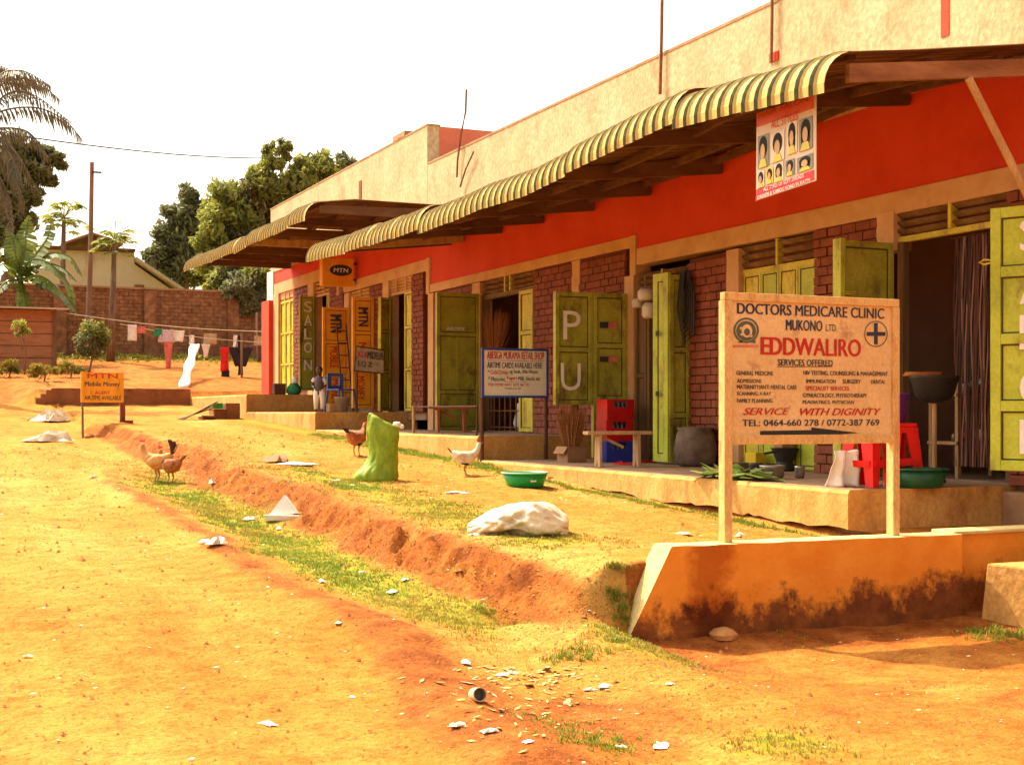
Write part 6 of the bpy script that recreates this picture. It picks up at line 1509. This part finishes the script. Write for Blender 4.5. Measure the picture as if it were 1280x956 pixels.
tree('bush', 'dry yellowish shrub at the foot of the shack', 'bush', (hy(52,470,40).x, 40, gz(-6,40)),
     [bl(50,460,40,12,.7),bl(66,462,40,10,.6),bl(40,468,40,9,.6)], 900, .06, [m_grass], .02, 7)
for (px, lab, sd) in ((8,'scrubby weeds at the left edge below the shack',8),(85,'scrubby weeds between shack and sapling',9)):
    tree('bush', lab, 'bush', (hy(px,470,41).x, 41, gz(-6,41)), [bl(px,455,41,13,.6,1),bl(px+12,462,41,10,.5,0),bl(px-10,464,41,9,.5,1)], 700, .06, [m_leaf_a, m_grass], .02, sd)
# weeds along wall foot
mb = MB(); rr = random.Random(81)
for k in range(2600):
    x = rr.uniform(-7, 3.5); y = 49.6-abs(rr.gauss(0,1.0)); z = gz(x, y); c = Vector((x, y, z+rr.uniform(.02,.22)*max(0,.5+noise.noise(Vector((x,y,0))))))
    leafquad(mb, c, rvec(rr)*.09, rvec(rr)*.08, rr.choice([0,0,1]))
o = kind(mb.build('weeds', [m_grass, m_leaf_a], None), 'stuff'); o['label'] = 'low dry weeds along the foot of the brick wall'
# papaya trees
def papaya(px, pyt, pyb, Y_, lab, seed, rp):
    p = hy(px, pyt, Y_); rr = random.Random(seed); zb3 = gz(p.x, Y_) if pyb is None else hy(px, pyb, Y_).z
    t_ = thing('papaya_tree', lab, 'tree', (p.x, Y_, zb3), 0, 'papaya trees by the brick wall'); off = t_.location.copy()
    tr = MB(); tr.tube([(p.x-.12,Y_,zb3-.1),(p.x-.05,Y_,(zb3+p.z)/2),(p.x,Y_,p.z)], [.15,.11,.07], 9); tr.build('trunk', m_bark, t_, off=off, smooth=True)
    R0 = rp*(Y_/ray(px, pyt)[1])/F
    for k in range(26):
        a = k*2.4+rr.uniform(-.3,.3); el_ = rr.uniform(-.75,1.2); L_ = R0*rr.uniform(.45,1.0)
        d = Vector((math.cos(a)*math.cos(el_), math.sin(a)*math.cos(el_), math.sin(el_))); tip = p+d*L_+Vector((0,0,-.1*L_)); tip = Vector(tip); tip.y = Y_+(tip.y-Y_)
        mb = MB(); mb.tube([p, p+d*L_*.6, tip], .014, 4)
        s = R0*.46
        for q in range(9):
            b2 = -1.9+q*.47; dv = Vector((math.cos(a+b2), math.sin(a+b2), -.35+rr.uniform(-.15,.15))).normalized()*s*rr.uniform(.8,1.15); sd = Vector((-math.sin(a+b2), math.cos(a+b2), 0))*s*.17
            mb.add([tip, tip+dv*.5+sd, tip+dv, tip+dv*.5-sd], [(0,1,2,3)])
        mb.build('leaf', m_leaf_lime if k % 3 else m_leaf_a, t_, off=off)
    return t_
papaya(80, 272, None, 52.5, 'papaya tree with spreading crown above the house roof', 1, 30)
papaya(143, 300, None, 47.5, 'papaya tree with long bare trunk right of the utility pole', 2, 28)
# tufts on the trunk of the right papaya
# banana
bp_ = hy(24, 400, 47); bn = thing('banana_plant', 'banana plant with broad torn leaves at the left edge', 'plant', (bp_.x, 47, gz(bp_.x, 47))); bo = bn.location.copy()
MB().tube([(bp_.x,47,bo.z-.1),(bp_.x+.03,47,bo.z+1.4),(bp_.x+.05,47,hy(24,345,47).z)], [.16,.13,.08], 10).build('stem', m_banana, bn, off=bo, smooth=True)
def bleaf(pts, wd, seed):
    rr = random.Random(seed); P = [hy(a, b_, 47+dy) for a, b_, dy in pts]
    # resample
    S_ = []; n = 18
    for i in range(n+1):
        t_ = i/n*(len(P)-1); k = min(int(t_), len(P)-2); f = t_-k; p0 = P[max(k-1,0)]; p1 = P[k]; p2 = P[k+1]; p3 = P[min(k+2,len(P)-1)]
        S_.append(.5*((2*p1)+(p2-p0)*f+(2*p0-5*p1+4*p2-p3)*f*f+(3*p1-p0-3*p2+p3)*f**3))
    mb = MB(); mb.tube(S_, [.035*(1-i/n)+.008 for i in range(n+1)], 5)
    for i in range(1, n):
        a, b_ = S_[i], S_[i+1]; t_ = (b_-a).normalized(); w0 = wd*math.sin(math.pi*min(.97, max(.12, i/n))**.8); sd = t_.cross(Vector((0,-.25,1))).normalized()
        for s in (-1, 1):
            dr = rr.uniform(.15,.5)*w0; g_ = rr.uniform(.82,.98)
            mb.add([a, a+(b_-a)*g_, a+(b_-a)*g_+sd*s*w0*rr.uniform(.85,1.05)-Vector((0,0,dr))+t_*.05, a+sd*s*w0*rr.uniform(.85,1.05)-Vector((0,0,dr))+t_*.05], [(0,1,2,3)])
    return mb.build('leaf', m_banana, bn, off=bo)
for i, (pts, wd) in enumerate((([(24,345,0),(40,325,-.2),(62,330,-.3),(84,352,-.3),(92,385,-.3)], .42), ([(24,348,0),(45,350,.1),(70,362,.1),(95,392,.1)], .45), ([(24,345,0),(30,315,0),(33,290,.1),(36,270,.1)], .38),
        ([(24,345,0),(14,318,.1),(2,310,.1),(-14,330,.1)], .42), ([(24,350,0),(8,352,-.2),(-10,372,-.2)], .4), ([(24,342,0),(44,318,.3),(60,296,.4),(64,275,.4)], .36), ([(24,345,0),(20,320,-.1),(16,298,0),(8,285,.1)], .36), ([(24,348,0),(60,318,.2),(88,322,.2),(102,345,.2)], .36), ([(24,352,0),(50,345,-.5),(80,368,-.6),(96,390,-.6)], .5), ([(24,350,0),(6,330,-.4),(-14,345,-.5),(-22,375,-.5)], .5), ([(24,346,0),(50,330,.5),(76,334,.6),(96,352,.7)], .45), ([(24,350,0),(30,372,-.3),(34,392,-.4),(30,405,-.4)], .3))):
    bleaf(pts, wd, i)
# palm at the top left
pt = thing('palm_tree', 'palm with long drooping fronds entering at the upper left', 'tree', (hy(-45,470,38).x, 38, gz(-7,38))); pto = pt.location.copy()
ph = hy(-30, 165, 38)
MB().tube([(ph.x-.3,38,pto.z-.2),(ph.x-.15,38,(pto.z+ph.z)/2),tuple(ph)], [.3,.24,.2], 12).build('trunk', m_bark, pt, off=pto, smooth=True)
def frond(pts, seed, ln=.62):
    rr = random.Random(seed); P = [hy(a, b_, 38+dy) for a, b_, dy in pts]; S_ = []; n = 34
    for i in range(n+1):
        t_ = i/n*(len(P)-1); k = min(int(t_), len(P)-2); f = t_-k; p0 = P[max(k-1,0)]; p1 = P[k]; p2 = P[k+1]; p3 = P[min(k+2,len(P)-1)]
        S_.append(.5*((2*p1)+(p2-p0)*f+(2*p0-5*p1+4*p2-p3)*f*f+(3*p1-p0-3*p2+p3)*f**3))
    mb = MB(); mb.tube(S_, [.03*(1-i/n)+.006 for i in range(n+1)], 5)
    for i in range(2, n+1):
        a = S_[i]; t_ = (S_[min(i+1,n)]-S_[i-1]).normalized(); sd = t_.cross(Vector((0,0,1))).normalized()
        for s in (-1,1):
            for r2 in range(2):
                L1 = ln*math.sin(math.pi*min(.95,.15+i/n*.8))**.5*rr.uniform(.7,1.1); tip = a+sd*s*L1*.45*rr.uniform(.4,1)+t_*L1*.3-Vector((0,0,L1*rr.uniform(.6,1.0))); mid = a.lerp(tip,.5)+sd*s*.05+Vector((0,0,.05)); w_ = t_*.019
                mb.add([a-w_, a+w_, mid+w_, mid-w_, tip], [(0,1,2,3),(3,2,4)])
    return mb.build('frond', m_palm, pt, off=pto)
for i, pts in enumerate(([(-30,165,0),(0,108,0),(40,100,0),(72,122,0)], [(-30,165,0),(0,140,0),(45,135,0),(80,150,0),(101,172,0)], [(-30,165,0),(-5,185,0),(15,215,0),(30,250,0)], [(-30,165,0),(-40,110,0),(-20,80,0),(15,88,0)], [(-30,165,0),(-10,190,0),(-5,230,0),(0,265,.2)],
        [(-30,165,0),(10,190,-.6),(22,225,-1),(28,265,-1)], [(-30,165,0),(-80,120,0),(-120,150,0)], [(-30,165,0),(-70,180,0),(-95,230,0)], [(-30,165,0),(-20,95,.8),(10,92,1.5),(35,115,2)], [(-30,165,0),(5,120,.5),(40,118,1),(85,150,1.2)], [(-30,165,0),(0,160,-.4),(35,165,-.8),(60,195,-1)], [(-30,165,0),(-5,100,-.5),(25,88,-1),(60,105,-1.3)], [(-30,165,0),(-5,170,.6),(20,190,.9),(45,235,1.2)], [(-30,165,0),(-12,200,-.6),(8,240,-.9),(14,290,-1)])):
    frond(pts, i)
